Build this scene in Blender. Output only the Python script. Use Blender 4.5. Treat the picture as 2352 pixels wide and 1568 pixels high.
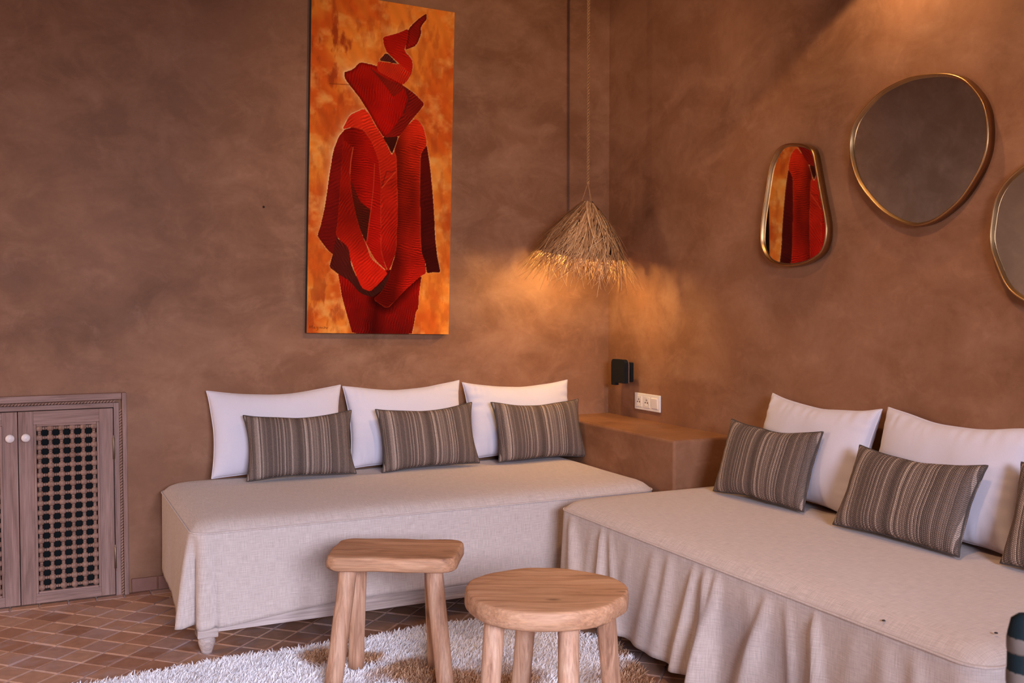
import bpy, bmesh, math, random
import numpy as np
from mathutils import Vector, Matrix, noise

for o in list(bpy.data.objects):
    bpy.data.objects.remove(o)
S = bpy.context.scene
C = bpy.context.collection
R = math.radians
random.seed(7)
rng = np.random.default_rng(11)

# ------------------------------------------------------------------ camera
XW, YW = 2.785, 4.574                     # inner faces of the mirror wall and the painting wall
CAM_H = 1.25
cd = bpy.data.cameras.new('camera'); cam = bpy.data.objects.new('camera', cd); C.objects.link(cam)
cd.lens = 35.0; cd.sensor_width = 36.0; cd.clip_start = 0.05
TH = R(64.2); PITCH = math.atan(86 / 2287.0)
fwd = Vector((math.cos(TH) * math.cos(PITCH), math.sin(TH) * math.cos(PITCH), -math.sin(PITCH)))
cam.location = (0, 0, CAM_H)
cam.rotation_euler = fwd.to_track_quat('-Z', 'Y').to_euler()
cd.dof.use_dof = True; cd.dof.focus_distance = 4.0; cd.dof.aperture_fstop = 6.3
S.camera = cam

# ------------------------------------------------------------------ view, world, lights
S.view_settings.view_transform = 'Standard'
try: S.view_settings.look = 'None'
except Exception: pass
S.view_settings.gamma = 1.0
S.view_settings.use_curve_mapping = False
S.view_settings.exposure = 0.0
try: S.cycles.use_denoising = True
except Exception: pass

w = bpy.data.worlds.new('sky'); S.world = w; w.use_nodes = True
w.node_tree.nodes['Background'].inputs[0].default_value = (0.62, 0.72, 1.0, 1)
w.node_tree.nodes['Background'].inputs[1].default_value = 0.6

def light(name, kind, loc, energy, col, target=None, size=None, size_y=None, spot=None, blend=0.3, radius=None):
    ld = bpy.data.lights.new(name, kind); ld.energy = energy; ld.color = col
    if kind == 'AREA':
        ld.shape = 'RECTANGLE'; ld.size = size; ld.size_y = size_y
    if kind == 'SPOT':
        ld.spot_size = R(spot); ld.spot_blend = blend
    if radius is not None: ld.shadow_soft_size = radius
    o = bpy.data.objects.new(name, ld); C.objects.link(o); o.location = loc
    if target is not None:
        o.rotation_euler = (Vector(target) - Vector(loc)).to_track_quat('-Z', 'Y').to_euler()
    return o

XL, YFR, ZC = -2.40, -1.30, 3.20          # wall beside the camera, wall behind it, ceiling
# daylight standing in the two openings of the room (built below)
light('daylight_side_window', 'AREA', (XL - 0.16, 3.95, 1.62), 50, (1.0, 0.70, 0.48), (XL + 3, 3.5, 1.45), 0.70, 1.20)
light('daylight_terrace_sky', 'AREA', (0.30, YFR - 2.50, 2.50), 1370, (0.69, 0.745, 1.0), (0.30, YFR + 1.0, 1.90), 3.20, 1.80)
# warm ceiling spots
light('spot_mirror_wall', 'SPOT', (2.50, 2.52, 2.62), 22, (1.0, 0.66, 0.34), (2.50, 2.52, 0.0), spot=124, blend=0.12, radius=0.02)
light('spot_painting_wall', 'SPOT', (1.751, 1.73, 3.02), 135, (1.0, 0.66, 0.38), (2.15, 4.57, 1.75), spot=62, blend=0.7, radius=0.02)
light('spot_daybed', 'SPOT', (1.35, 1.60, 3.10), 88, (1.0, 0.62, 0.37), (2.45, 2.15, 0.5), spot=74, blend=0.8, radius=0.06)

# ------------------------------------------------------------------ node helpers
def srgb(r, g, b):
    f = lambda c: c / 12.92 if c <= 0.04045 else ((c + 0.055) / 1.055) ** 2.4
    return (f(r / 255), f(g / 255), f(b / 255), 1.0)

class NT:
    def __init__(s, name, rough=0.7, spec=0.35, metal=0.0):
        s.m = bpy.data.materials.new(name); s.m.use_nodes = True
        s.t = s.m.node_tree; s.b = s.t.nodes['Principled BSDF']
        s.b.inputs['Roughness'].default_value = rough
        s.b.inputs['Specular IOR Level'].default_value = spec
        s.b.inputs['Metallic'].default_value = metal
    def n(s, typ, **kw):
        nd = s.t.nodes.new(typ)
        for k, v in kw.items():
            if hasattr(nd, k): setattr(nd, k, v)
            else: nd.inputs[k].default_value = v
        return nd
    def l(s, a, b): s.t.links.new(a, b)
    def pos(s): return s.n('ShaderNodeNewGeometry').outputs['Position']
    def objc(s): return s.n('ShaderNodeTexCoord').outputs['Object']
    def uv(s): return s.n('ShaderNodeTexCoord').outputs['UV']
    def mapping(s, vec, scale=(1, 1, 1), rot=(0, 0, 0), loc=(0, 0, 0)):
        m = s.n('ShaderNodeMapping'); s.l(vec, m.inputs[0])
        m.inputs['Scale'].default_value = scale; m.inputs['Rotation'].default_value = rot; m.inputs['Location'].default_value = loc
        return m.outputs[0]
    def noise(s, vec, scale, detail=4, rough=0.55, dist=0.0):
        n = s.n('ShaderNodeTexNoise'); s.l(vec, n.inputs['Vector'])
        n.inputs['Scale'].default_value = scale; n.inputs['Detail'].default_value = detail
        n.inputs['Roughness'].default_value = rough; n.inputs['Distortion'].default_value = dist
        return n.outputs['Fac']
    def ramp(s, fac, stops, interp='LINEAR'):
        r = s.n('ShaderNodeValToRGB'); s.l(fac, r.inputs[0]); r.color_ramp.interpolation = interp
        e = r.color_ramp.elements
        while len(e) > 1: e.remove(e[-1])
        e[0].position, e[0].color = stops[0][0], stops[0][1] if hasattr(stops[0][1], '__len__') else (stops[0][1],) * 3 + (1,)
        for p, c in stops[1:]:
            k = e.new(p); k.color = c if hasattr(c, '__len__') else (c, c, c, 1)
        return r.outputs[0]
    def mix(s, fac, a, b, mode='MIX'):
        m = s.n('ShaderNodeMix'); m.data_type = 'RGBA'; m.blend_type = mode
        for v, i in ((fac, 0), (a, 6), (b, 7)):
            if isinstance(v, (int, float)): m.inputs[i].default_value = v
            elif isinstance(v, tuple): m.inputs[i].default_value = v
            else: s.l(v, m.inputs[i])
        return m.outputs[2]
    def math(s, op, a, b=0.0):
        m = s.n('ShaderNodeMath'); m.operation = op
        for v, i in ((a, 0), (b, 1)):
            if isinstance(v, (int, float)): m.inputs[i].default_value = v
            else: s.l(v, m.inputs[i])
        return m.outputs[0]
    def col(s, v):
        if isinstance(v, tuple): s.b.inputs['Base Color'].default_value = v
        else: s.l(v, s.b.inputs['Base Color'])
        return s
    def rough(s, v): s.l(v, s.b.inputs['Roughness'])
    def bump(s, h, strength=0.3, dist=0.002):
        b = s.n('ShaderNodeBump'); s.l(h, b.inputs['Height'])
        b.inputs['Strength'].default_value = strength; b.inputs['Distance'].default_value = dist
        s.l(b.outputs[0], s.b.inputs['Normal'])

def m_plaster(name, c0, c1, c2, rough=0.55):
    t = NT(name, rough, 0.10); p = t.pos()
    big = t.noise(p, 1.15, 7, 0.55, 0.9); mid = t.noise(t.mapping(p, (1, 1, 1.6), (0.2, 0.3, 0.4)), 3.4, 7, 0.62, 0.5)
    fine = t.noise(p, 34, 6, 0.7, 0.4)
    c = t.mix(t.ramp(big, [(0.30, 0.0), (0.66, 1.0)]), c0, c1)
    c = t.mix(t.ramp(mid, [(0.42, 0.0), (0.80, 0.60)]), c, c2)
    c = t.mix(0.22, c, t.ramp(fine, [(0.25, 0.33), (0.75, 0.66)]), 'OVERLAY')
    veil = t.noise(t.mapping(p, (1, 1, 1.3), (0.6, 0.1, 0.9)), 7.0, 8, 0.68, 0.7)
    c = t.mix(t.ramp(veil, [(0.54, 0.0), (0.78, 0.22)]), c, tuple(min(1, v * 1.35) for v in c2[:3]) + (1,))
    t.col(c); t.rough(t.ramp(mid, [(0.3, rough - 0.1), (0.7, rough + 0.15)]))
    t.bump(t.math('ADD', t.math('MULTIPLY', mid, 1.0), t.math('MULTIPLY', fine, 0.10)), 0.22, 0.008)
    return t.m

M = {}
M['plaster'] = m_plaster('tadelakt_plaster', (0.170, 0.073, 0.035, 1), (0.285, 0.130, 0.068, 1), (0.41, 0.215, 0.128, 1))
M['ceiling'] = m_plaster('ceiling_plaster', (0.18, 0.085, 0.054, 1), (0.22, 0.105, 0.066, 1), (0.26, 0.13, 0.085, 1))

def m_tile(name, rand):
    t = NT(name, 0.5, 0.35); p = t.pos()
    if rand == 'obj': rv = t.n('ShaderNodeObjectInfo').outputs['Random']
    else: rv = t.n('ShaderNodeNewGeometry').outputs['Random Per Island']
    c = t.ramp(rv, [(0.0, (0.29, 0.135, 0.080, 1)), (0.35, (0.39, 0.190, 0.110, 1)), (0.7, (0.45, 0.245, 0.155, 1)), (1.0, (0.37, 0.21, 0.16, 1))])
    g = t.noise(p, 26, 6, 0.65, 0.5)
    c = t.mix(0.5, c, t.ramp(g, [(0.3, 0.35), (0.7, 0.65)]), 'OVERLAY')
    lime = t.noise(p, 4.5, 6, 0.6, 0.8)
    c = t.mix(t.ramp(lime, [(0.50, 0.0), (0.66, 0.75)]), c, (0.40, 0.27, 0.245, 1))
    t.col(c); t.rough(t.ramp(g, [(0.3, 0.40), (0.7, 0.62)])); t.bump(g, 0.25, 0.003)
    return t.m
M['tile'] = m_tile('terracotta_tile', 'obj'); M['tile_i'] = m_tile('terracotta_tile_field', 'island')
t = NT('lime_grout', 0.85, 0.2); t.col(t.mix(t.noise(t.pos(), 30, 4), (0.46, 0.31, 0.26, 1), (0.66, 0.50, 0.43, 1))); M['grout'] = t.m

def m_linen(name, c0, c1):
    t = NT(name, 0.9, 0.15); u = t.uv()
    a = t.noise(t.mapping(u, (22, 420, 1)), 1.0, 3, 0.6); b = t.noise(t.mapping(u, (420, 22, 1)), 1.0, 3, 0.6)
    wv = t.math('MULTIPLY', t.math('ADD', a, b), 0.5)
    c = t.mix(t.ramp(wv, [(0.34, 0.0), (0.66, 1.0)]), c0, c1)
    t.col(c); t.bump(wv, 0.55, 0.003)
    t.b.inputs['Sheen Weight'].default_value = 0.15
    return t.m
M['linen'] = m_linen('oatmeal_linen', (0.45, 0.342, 0.288, 1), (0.68, 0.548, 0.470, 1))

def m_cotton():
    t = NT('white_cotton', 0.85, 0.2); o = t.objc()
    f = t.noise(t.mapping(o, (240, 240, 240)), 1.0, 2)
    t.col(t.mix(f, (0.64, 0.57, 0.60, 1), (0.69, 0.62, 0.65, 1)))
    big = t.noise(o, 9, 3, 0.5, 0.6)
    t.bump(t.math('ADD', t.math('MULTIPLY', f, 0.05), big), 0.22, 0.012)
    t.b.inputs['Sheen Weight'].default_value = 0.2
    return t.m
M['cotton'] = m_cotton()

def m_stripe():
    t = NT('striped_weave', 0.92, 0.12); o = t.objc()
    sx = t.n('ShaderNodeSeparateXYZ'); t.l(o, sx.inputs[0])
    wob = t.math('MULTIPLY', t.math('SUBTRACT', t.noise(o, 9, 2), 0.5), 0.004)
    x = t.math('ADD', sx.outputs[0], wob)
    colid = t.math('FLOOR', t.math('DIVIDE', x, 0.0062))
    wn = t.n('ShaderNodeTexWhiteNoise'); wn.noise_dimensions = '1D'; t.l(colid, wn.inputs['W'])
    band = t.n('ShaderNodeTexNoise'); band.noise_dimensions = '1D'; t.l(x, band.inputs['W']); band.inputs['Scale'].default_value = 26; band.inputs['Detail'].default_value = 2
    v = t.math('ADD', t.math('MULTIPLY', wn.outputs['Value'], 0.60), t.math('MULTIPLY', band.outputs['Fac'], 0.46))
    c = t.ramp(v, [(0.0, (0.10, 0.068, 0.054, 1)), (0.35, (0.17, 0.118, 0.094, 1)), (0.62, (0.25, 0.175, 0.138, 1)), (0.74, (0.40, 0.29, 0.23, 1)), (0.90, (0.70, 0.54, 0.43, 1))])
    yy = t.math('ADD', t.math('DIVIDE', sx.outputs[1], 0.0058), t.math('MULTIPLY', colid, 0.5))
    kn = t.math('FRACT', yy)
    kv = t.ramp(kn, [(0.0, 0.15), (0.22, 1.0), (0.72, 1.0), (0.95, 0.15)])
    c = t.mix(t.math('MULTIPLY', t.math('SUBTRACT', 1.0, kv), 0.88), c, (0.030, 0.024, 0.022, 1))
    fl = t.noise(t.mapping(o, (420, 260, 420)), 1.0, 2)
    c = t.mix(0.5, c, t.ramp(fl, [(0.3, 0.3), (0.7, 0.7)]), 'OVERLAY')
    t.col(c)
    xr = t.math('FRACT', t.math('DIVIDE', x, 0.0062))
    rib = t.ramp(xr, [(0.0, 0.0), (0.5, 1.0), (1.0, 0.0)])
    t.bump(t.math('MULTIPLY', rib, kv), 0.8, 0.003)
    return t.m
M['stripe'] = m_stripe()
t = NT('dark_hem_thread', 0.95, 0.1); t.col(t.mix(t.noise(t.objc(), 300, 2), (0.03, 0.027, 0.026, 1), (0.13, 0.10, 0.085, 1))); M['hem'] = t.m

def m_wood(name, dark, midc, light_, axis='X', rough=0.62, sc=1.0, knots=True):
    t = NT(name, rough, 0.3); o = t.objc()
    rnd = t.n('ShaderNodeObjectInfo').outputs['Random']
    off = t.n('ShaderNodeVectorMath'); off.operation = 'ADD'; t.l(o, off.inputs[0])
    cx = t.n('ShaderNodeCombineXYZ'); t.l(t.math('MULTIPLY', rnd, 7.0), cx.inputs[0]); t.l(t.math('MULTIPLY', rnd, 3.0), cx.inputs[1]); t.l(cx.outputs[0], off.inputs[1])
    v = off.outputs[0]
    k = {'X': (3.0, 26, 26), 'Y': (26, 3.0, 26), 'Z': (26, 26, 3.0)}[axis]
    k = tuple(a * sc for a in k)
    g1 = t.noise(t.mapping(v, k), 1.0, 6, 0.62, 1.1)
    k2 = {'X': (6, 160, 160), 'Y': (160, 6, 160), 'Z': (160, 160, 6)}[axis]
    g2 = t.noise(t.mapping(v, k2), 1.0, 4, 0.6, 0.4)
    c = t.ramp(g1, [(0.28, dark), (0.46, midc), (0.72, light_)])
    c = t.mix(0.55, c, t.ramp(g2, [(0.32, 0.28), (0.68, 0.68)]), 'OVERLAY')
    if knots:
        kk = {'X': (5, 11, 11), 'Y': (11, 5, 11), 'Z': (11, 11, 5)}[axis]
        vo = t.n('ShaderNodeTexVoronoi'); t.l(t.mapping(v, kk), vo.inputs['Vector']); vo.inputs['Scale'].default_value = 1.0
        kn = t.ramp(vo.outputs['Distance'], [(0.0, 0.9), (0.07, 0.75), (0.15, 0.0)])
        c = t.mix(kn, c, tuple(a * 0.4 for a in dark[:3]) + (1,))
    t.col(c); t.bump(t.math('ADD', g1, t.math('MULTIPLY', g2, 0.5)), 0.5, 0.003)
    return t.m
M['stool_x'] = m_wood('weathered_stool_wood', (0.26, 0.115, 0.058, 1), (0.46, 0.225, 0.115, 1), (0.58, 0.32, 0.18, 1), 'X', sc=0.9)
M['stool_z'] = m_wood('weathered_leg_wood', (0.28, 0.125, 0.066, 1), (0.48, 0.25, 0.145, 1), (0.60, 0.37, 0.24, 1), 'Z', sc=0.9)
M['cedar_v'] = m_wood('cabinet_cedar_upright', (0.190, 0.100, 0.073, 1), (0.270, 0.152, 0.116, 1), (0.330, 0.200, 0.158, 1), 'Z', 0.7, 0.8, False)
M['cedar_h'] = m_wood('cabinet_cedar_rail', (0.190, 0.100, 0.073, 1), (0.270, 0.152, 0.116, 1), (0.330, 0.200, 0.158, 1), 'X', 0.7, 0.8, False)
M['cedar_b'] = m_wood('lattice_cedar', (0.18, 0.092, 0.060, 1), (0.27, 0.145, 0.10, 1), (0.32, 0.18, 0.13, 1), 'Z', 0.6, 1.0, False)
M['limed'] = m_wood('limed_frame_wood', (0.36, 0.255, 0.205, 1), (0.47, 0.35, 0.29, 1), (0.55, 0.43, 0.37, 1), 'X', 0.75, 0.7, False)

def m_plain(name, c, rough=0.5, metal=0.0, spec=0.4, var=0.15, sc=40):
    t = NT(name, rough, spec, metal)
    f = t.noise(t.objc(), sc, 4)
    t.col(t.mix(f, tuple(v * (1 - var) for v in c[:3]) + (1,), tuple(min(1, v * (1 + var)) for v in c[:3]) + (1,)))
    return t.m
M['brass'] = m_plain('aged_brass', (0.40, 0.225, 0.10), 0.36, 1.0, 0.5, 0.25, 14)
M['hinge'] = m_plain('dull_hinge_metal', (0.20, 0.14, 0.09), 0.45, 0.9)
M['dark'] = m_plain('cabinet_shade_black', (0.008, 0.009, 0.009), 0.95, 0, 0.1)  # near-black colour stands in for the shade behind the lattice
M['bone'] = m_plain('bone_knob', (0.74, 0.62, 0.56), 0.35, 0, 0.5, 0.12, 60)
M['black'] = m_plain('black_lacquer', (0.006, 0.008, 0.009), 0.55, 0, 0.2)
M['steel'] = m_plain('brushed_edge', (0.55, 0.50, 0.50), 0.3, 1.0)
M['plastic'] = m_plain('white_plastic', (0.72, 0.66, 0.62), 0.4, 0, 0.5, 0.03)
M['hole'] = m_plain('socket_hole', (0.03, 0.025, 0.02), 0.7)
M['canvas_edge'] = m_plain('canvas_edge_black', (0.022, 0.020, 0.018), 0.8)
M['rope'] = m_plain('hemp_rope', (0.33, 0.17, 0.08), 0.9, 0, 0.1, 0.4, 300)
M['red_tile'] = m_plain('red_skirting_tile', (0.25, 0.105, 0.066), 0.55, 0, 0.35, 0.3, 18)
M['speck'] = m_plain('dark_speck', (0.02, 0.012, 0.010), 0.8)
M['chairpaint'] = m_plain('dark_teal_lacquer', (0.008, 0.014, 0.016), 0.7, 0, 0.12, 0.4)
M['chairmotif'] = m_plain('faded_beige_motif', (0.13, 0.095, 0.075), 0.6, 0, 0.3, 0.4)
M['glasspane'] = NT('pane_glass', 0.0).m
_b = M['glasspane'].node_tree.nodes['Principled BSDF']; _b.inputs['Transmission Weight'].default_value = 1.0; _b.inputs['IOR'].default_value = 1.05
t = NT('mirror_silver', 0.02, 0.5, 1.0); t.col(t.mix(t.noise(t.objc(), 6, 3), (0.66, 0.72, 0.73, 1), (0.72, 0.78, 0.79, 1))); M['mirror'] = t.m

def m_straw():
    t = NT('dry_straw', 0.75, 0.25)
    rv = t.n('ShaderNodeNewGeometry').outputs['Random Per Island']
    t.col(t.ramp(rv, [(0.0, (0.16, 0.066, 0.026, 1)), (0.45, (0.38, 0.185, 0.080, 1)), (1.0, (0.64, 0.40, 0.21, 1))]))
    return t.m
M['straw'] = m_straw()
M['basket'] = m_plain('woven_straw_lining', (0.20, 0.11, 0.055), 0.85, 0, 0.1, 0.5, 120)
t = NT('bulb_glass', 0.4); t.b.inputs['Emission Color'].default_value = (1, 0.68, 0.25, 1); t.b.inputs['Emission Strength'].default_value = 640; t.col((0.9, 0.7, 0.5, 1)); M['bulb'] = t.m

def m_wool():
    t = NT('shaggy_wool', 0.95, 0.1); p = t.pos()
    rv = t.n('ShaderNodeNewGeometry').outputs['Random Per Island']
    c = t.mix(rv, (0.80, 0.74, 0.73, 1), (0.93, 0.89, 0.88, 1))
    n1 = t.noise(p, 3.1, 4, 0.55, 0.5)
    # tan motif woven into the pile
    def spot(cx, cy, r):
        d = t.n('ShaderNodeVectorMath'); d.operation = 'DISTANCE'; t.l(p, d.inputs[0]); d.inputs[1].default_value = (cx, cy, 0.03)
        dd = t.math('ADD', t.math('DIVIDE', d.outputs['Value'], r), t.math('MULTIPLY', t.math('SUBTRACT', n1, 0.5), 2.2))
        return t.ramp(dd, [(0.55, 1.0), (1.0, 0.0)])
    f = None
    for s_ in ((1.165, 3.085, 0.16), (1.27, 2.965, 0.20), (0.925, 3.385, 0.11), (1.80, 2.76, 0.17), (1.40, 2.90, 0.12), (1.03, 3.31, 0.07), (1.90, 3.02, 0.12)):
        v = spot(*s_); f = v if f is None else t.math('MAXIMUM', f, v)
    c = t.mix(f, c, t.mix(rv, (0.32, 0.15, 0.072, 1), (0.56, 0.33, 0.19, 1)))
    t.col(c)
    return t.m
M['wool'] = m_wool()
def m_vcol():
    t = NT('painted_canvas', 0.8, 0.0)
    a = t.n('ShaderNodeVertexColor'); a.layer_name = 'paint'
    t.col(a.outputs[0]); t.bump(t.noise(t.objc(), 220, 3), 0.15, 0.001)
    return t.m
M['paint'] = m_vcol()

# ------------------------------------------------------------------ object helpers
def mesh(name, verts, faces, smooth=False):
    me = bpy.data.meshes.new(name); me.from_pydata([tuple(v) for v in verts], [], [tuple(f) for f in faces]); me.update()
    if smooth:
        me.polygons.foreach_set('use_smooth', [True] * len(me.polygons))
    return me
def link(name, me, mat=None, parent=None):
    o = bpy.data.objects.new(name, me); C.objects.link(o)
    if mat is not None and me is not None and not me.materials: me.materials.append(M[mat])
    if parent is not None: o.parent = parent
    return o
def tag(o, label=None, cat=None, group=None, kind=None):
    if label: o['label'] = label
    if cat: o['category'] = cat
    if group: o['group'] = group
    if kind: o['kind'] = kind
    return o
def empty(name, loc, rz=0.0):
    o = bpy.data.objects.new(name, None); C.objects.link(o); o.location = loc; o.rotation_euler = (0, 0, rz); o.empty_display_size = 0.05
    return o
def copy_tree(o, parent=None):
    c = o.copy(); C.objects.link(c); c.parent = parent
    for ch in list(o.children): copy_tree(ch, c)
    return c

class G:
    """collects several shapes into one mesh"""
    def __init__(s): s.v = []; s.f = []; s.sm = []
    def add(s, v, f, smooth=False):
        n = len(s.v); s.v += [tuple(p) for p in v]; s.f += [tuple(i + n for i in q) for q in f]; s.sm += [smooth] * len(f); return s
    def box(s, x0, x1, y0, y1, z0, z1, b=0.0):
        if b <= 0:
            v = [(x, y, z) for z in (z0, z1) for y in (y0, y1) for x in (x0, x1)]
            return s.add(v, [(0, 2, 3, 1), (4, 5, 7, 6), (0, 1, 5, 4), (2, 6, 7, 3), (0, 4, 6, 2), (1, 3, 7, 5)])
        bm = bmesh.new(); bmesh.ops.create_cube(bm, size=1.0)
        for q in bm.verts: q.co = ((x0 + x1) / 2 + q.co.x * (x1 - x0), (y0 + y1) / 2 + q.co.y * (y1 - y0), (z0 + z1) / 2 + q.co.z * (z1 - z0))
        bmesh.ops.bevel(bm, geom=list(bm.edges), offset=b, segments=2, affect='EDGES', profile=0.5)
        bm.verts.index_update()
        s.add([q.co[:] for q in bm.verts], [[q.index for q in f.verts] for f in bm.faces]); bm.free(); return s
    def tube(s, pts, r, n=10, caps=True, smooth=True):
        pts = [Vector(p) for p in pts]; rs = r if hasattr(r, '__len__') else [r] * len(pts)
        vs = []; fs = []; ref = None
        for i, p in enumerate(pts):
            d = (pts[min(i + 1, len(pts) - 1)] - pts[max(i - 1, 0)]).normalized()
            if ref is None:
                ref = d.orthogonal().normalized()
            ref = (ref - d * ref.dot(d)).normalized(); b = d.cross(ref)
            for k in range(n):
                a = 2 * math.pi * k / n
                vs.append(p + (ref * math.cos(a) + b * math.sin(a)) * rs[i])
        for i in range(len(pts) - 1):
            for k in range(n):
                fs.append((i * n + k, i * n + (k + 1) % n, (i + 1) * n + (k + 1) % n, (i + 1) * n + k))
        s.add(vs, fs, smooth)
        if caps:
            s.add(vs[:n][::-1], [tuple(range(n))]); s.add(vs[-n:], [tuple(range(n))])
        return s
    def lathe(s, prof, axis='Z', c=(0, 0, 0), n=24, smooth=True):
        vs = []; fs = []
        for r, h in prof:
            for k in range(n):
                a = 2 * math.pi * k / n; x, y = r * math.cos(a), r * math.sin(a)
                p = {'Z': (x, y, h), 'X': (h, x, y), 'Y': (y, h, x)}[axis]
                vs.append((p[0] + c[0], p[1] + c[1], p[2] + c[2]))
        for i in range(len(prof) - 1):
            for k in range(n):
                fs.append((i * n + k, i * n + (k + 1) % n, (i + 1) * n + (k + 1) % n, (i + 1) * n + k))
        m = len(prof) - 1
        if prof[0][0] > 1e-5: fs.append(tuple(range(n))[::-1])
        if prof[-1][0] > 1e-5: fs.append(tuple(m * n + k for k in range(n)))
        return s.add(vs, fs, smooth)
    def mesh(s, name):
        me = mesh(name, s.v, s.f)
        me.polygons.foreach_set('use_smooth', s.sm); return me
    def build(s, name, mat, parent=None): return link(name, s.mesh(name), mat, parent)

# ------------------------------------------------------------------ the room
tag(G().box(-2.55, 2.95, YW, YW + 0.2, -0.05, ZC).build('wall_back', 'plaster'), 'brown tadelakt plaster wall behind the painting and long daybed', 'wall', kind='structure')
tag(G().box(XW, XW + 0.2, YFR - 0.2, YW, -0.05, ZC).build('wall_right', 'plaster'), 'brown tadelakt plaster wall carrying the brass mirrors', 'wall', kind='structure')
WY0, WY1, WZ0, WZ1 = 3.55, 4.35, 0.95, 2.30
g = G(); g.box(XL - 0.2, XL, YFR - 0.2, WY0, -0.05, ZC); g.box(XL - 0.2, XL, WY1, YW, -0.05, ZC); g.box(XL - 0.2, XL, WY0, WY1, -0.05, WZ0); g.box(XL - 0.2, XL, WY0, WY1, WZ1, ZC)
tag(g.build('wall_left', 'plaster'), 'brown plaster wall with the side window', 'wall', kind='structure')
DX0, DX1, DZ = -0.60, 1.30, 2.12
g = G(); g.box(XL, DX0, YFR - 0.2, YFR, -0.05, ZC); g.box(DX1, XW, YFR - 0.2, YFR, -0.05, ZC); g.box(DX0, DX1, YFR - 0.2, YFR, DZ, ZC)
tag(g.build('wall_front', 'plaster'), 'brown plaster wall with the terrace door opening', 'wall', kind='structure')
tag(G().box(-2.6, 3.0, YFR - 0.2, YW + 0.2, ZC, ZC + 0.15).build('ceiling', 'ceiling'), 'plain brown plaster ceiling', 'ceiling', kind='structure')
g = G()
for a in (WY0, WY1 - 0.05, (WY0 + WY1) / 2 - 0.02): g.box(XL - 0.12, XL - 0.07, a, a + 0.05, WZ0, WZ1)
for a in (WZ0, WZ1 - 0.05): g.box(XL - 0.12, XL - 0.07, WY0 + 0.05, WY1 - 0.05, a, a + 0.05)
tag(g.build('window_1', 'cedar_v'), 'wooden side window frame', 'window', kind='structure')
g = G()
for a in (DX0, DX1 - 0.07): g.box(a, a + 0.07, YFR - 0.13, YFR - 0.06, 0, DZ)
g.box(DX0 + 0.07, DX1 - 0.07, YFR - 0.13, YFR - 0.06, DZ - 0.07, DZ)
tag(g.build('door_1', 'cedar_v'), 'wooden frame of the open terrace door', 'door', kind='structure')

# plaster ledge in the corner between the daybeds
LZ = 0.667
bm = bmesh.new(); bmesh.ops.create_cube(bm, size=1.0)
for q in bm.verts: q.co = (2.628 + q.co.x * 0.330, 4.045 + q.co.y * 1.074, LZ / 2 + q.co.z * LZ)
ed = [e for e in bm.edges if all(v.co.x < 2.6 for v in e.verts) or all(v.co.y < 3.6 for v in e.verts)]
bmesh.ops.bevel(bm, geom=[e for e in ed if max(v.co.z for v in e.verts) > 0.5], offset=0.012, segments=3, affect='EDGES', profile=0.5)
me = bpy.data.meshes.new('wall_ledge'); bm.to_mesh(me); bm.free()
tag(link('wall_ledge', me, 'plaster'), 'smooth plaster ledge built into the corner between the two daybeds', 'ledge', kind='structure')

# floor: grout bed, diagonal terracotta tiles, border row along the wall
floor = G().box(-2.6, 3.0, YFR - 0.2, YW + 0.1, -0.10, -0.004).build('floor', 'grout')
tag(floor, 'worn terracotta tile floor laid on the diagonal with pale grout', 'floor', kind='structure')
P = 0.1075; hw = 0.0508
def tile_mesh(name, hx, hy, top=0.0, bev=0.003):
    g = G(); z = top
    v = [(-hx, -hy, -0.012), (hx, -hy, -0.012), (hx, hy, -0.012), (-hx, hy, -0.012), (-hx, -hy, z - bev), (hx, -hy, z - bev), (hx, hy, z - bev), (-hx, hy, z - bev),
         (-hx + bev, -hy + bev, z), (hx - bev, -hy + bev, z), (hx - bev, hy - bev, z), (-hx + bev, hy - bev, z)]
    f = [(0, 1, 5, 4), (1, 2, 6, 5), (2, 3, 7, 6), (3, 0, 4, 7), (4, 5, 9, 8), (5, 6, 10, 9), (6, 7, 11, 10), (7, 4, 8, 11), (8, 9, 10, 11)]
    return g.add(v, f)
tm = tile_mesh('tile', hw, hw).mesh('tile'); tm.materials.append(M['tile'])
YB = YW - 0.075
field = G(); c45 = math.sqrt(0.5); npick = 0
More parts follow.
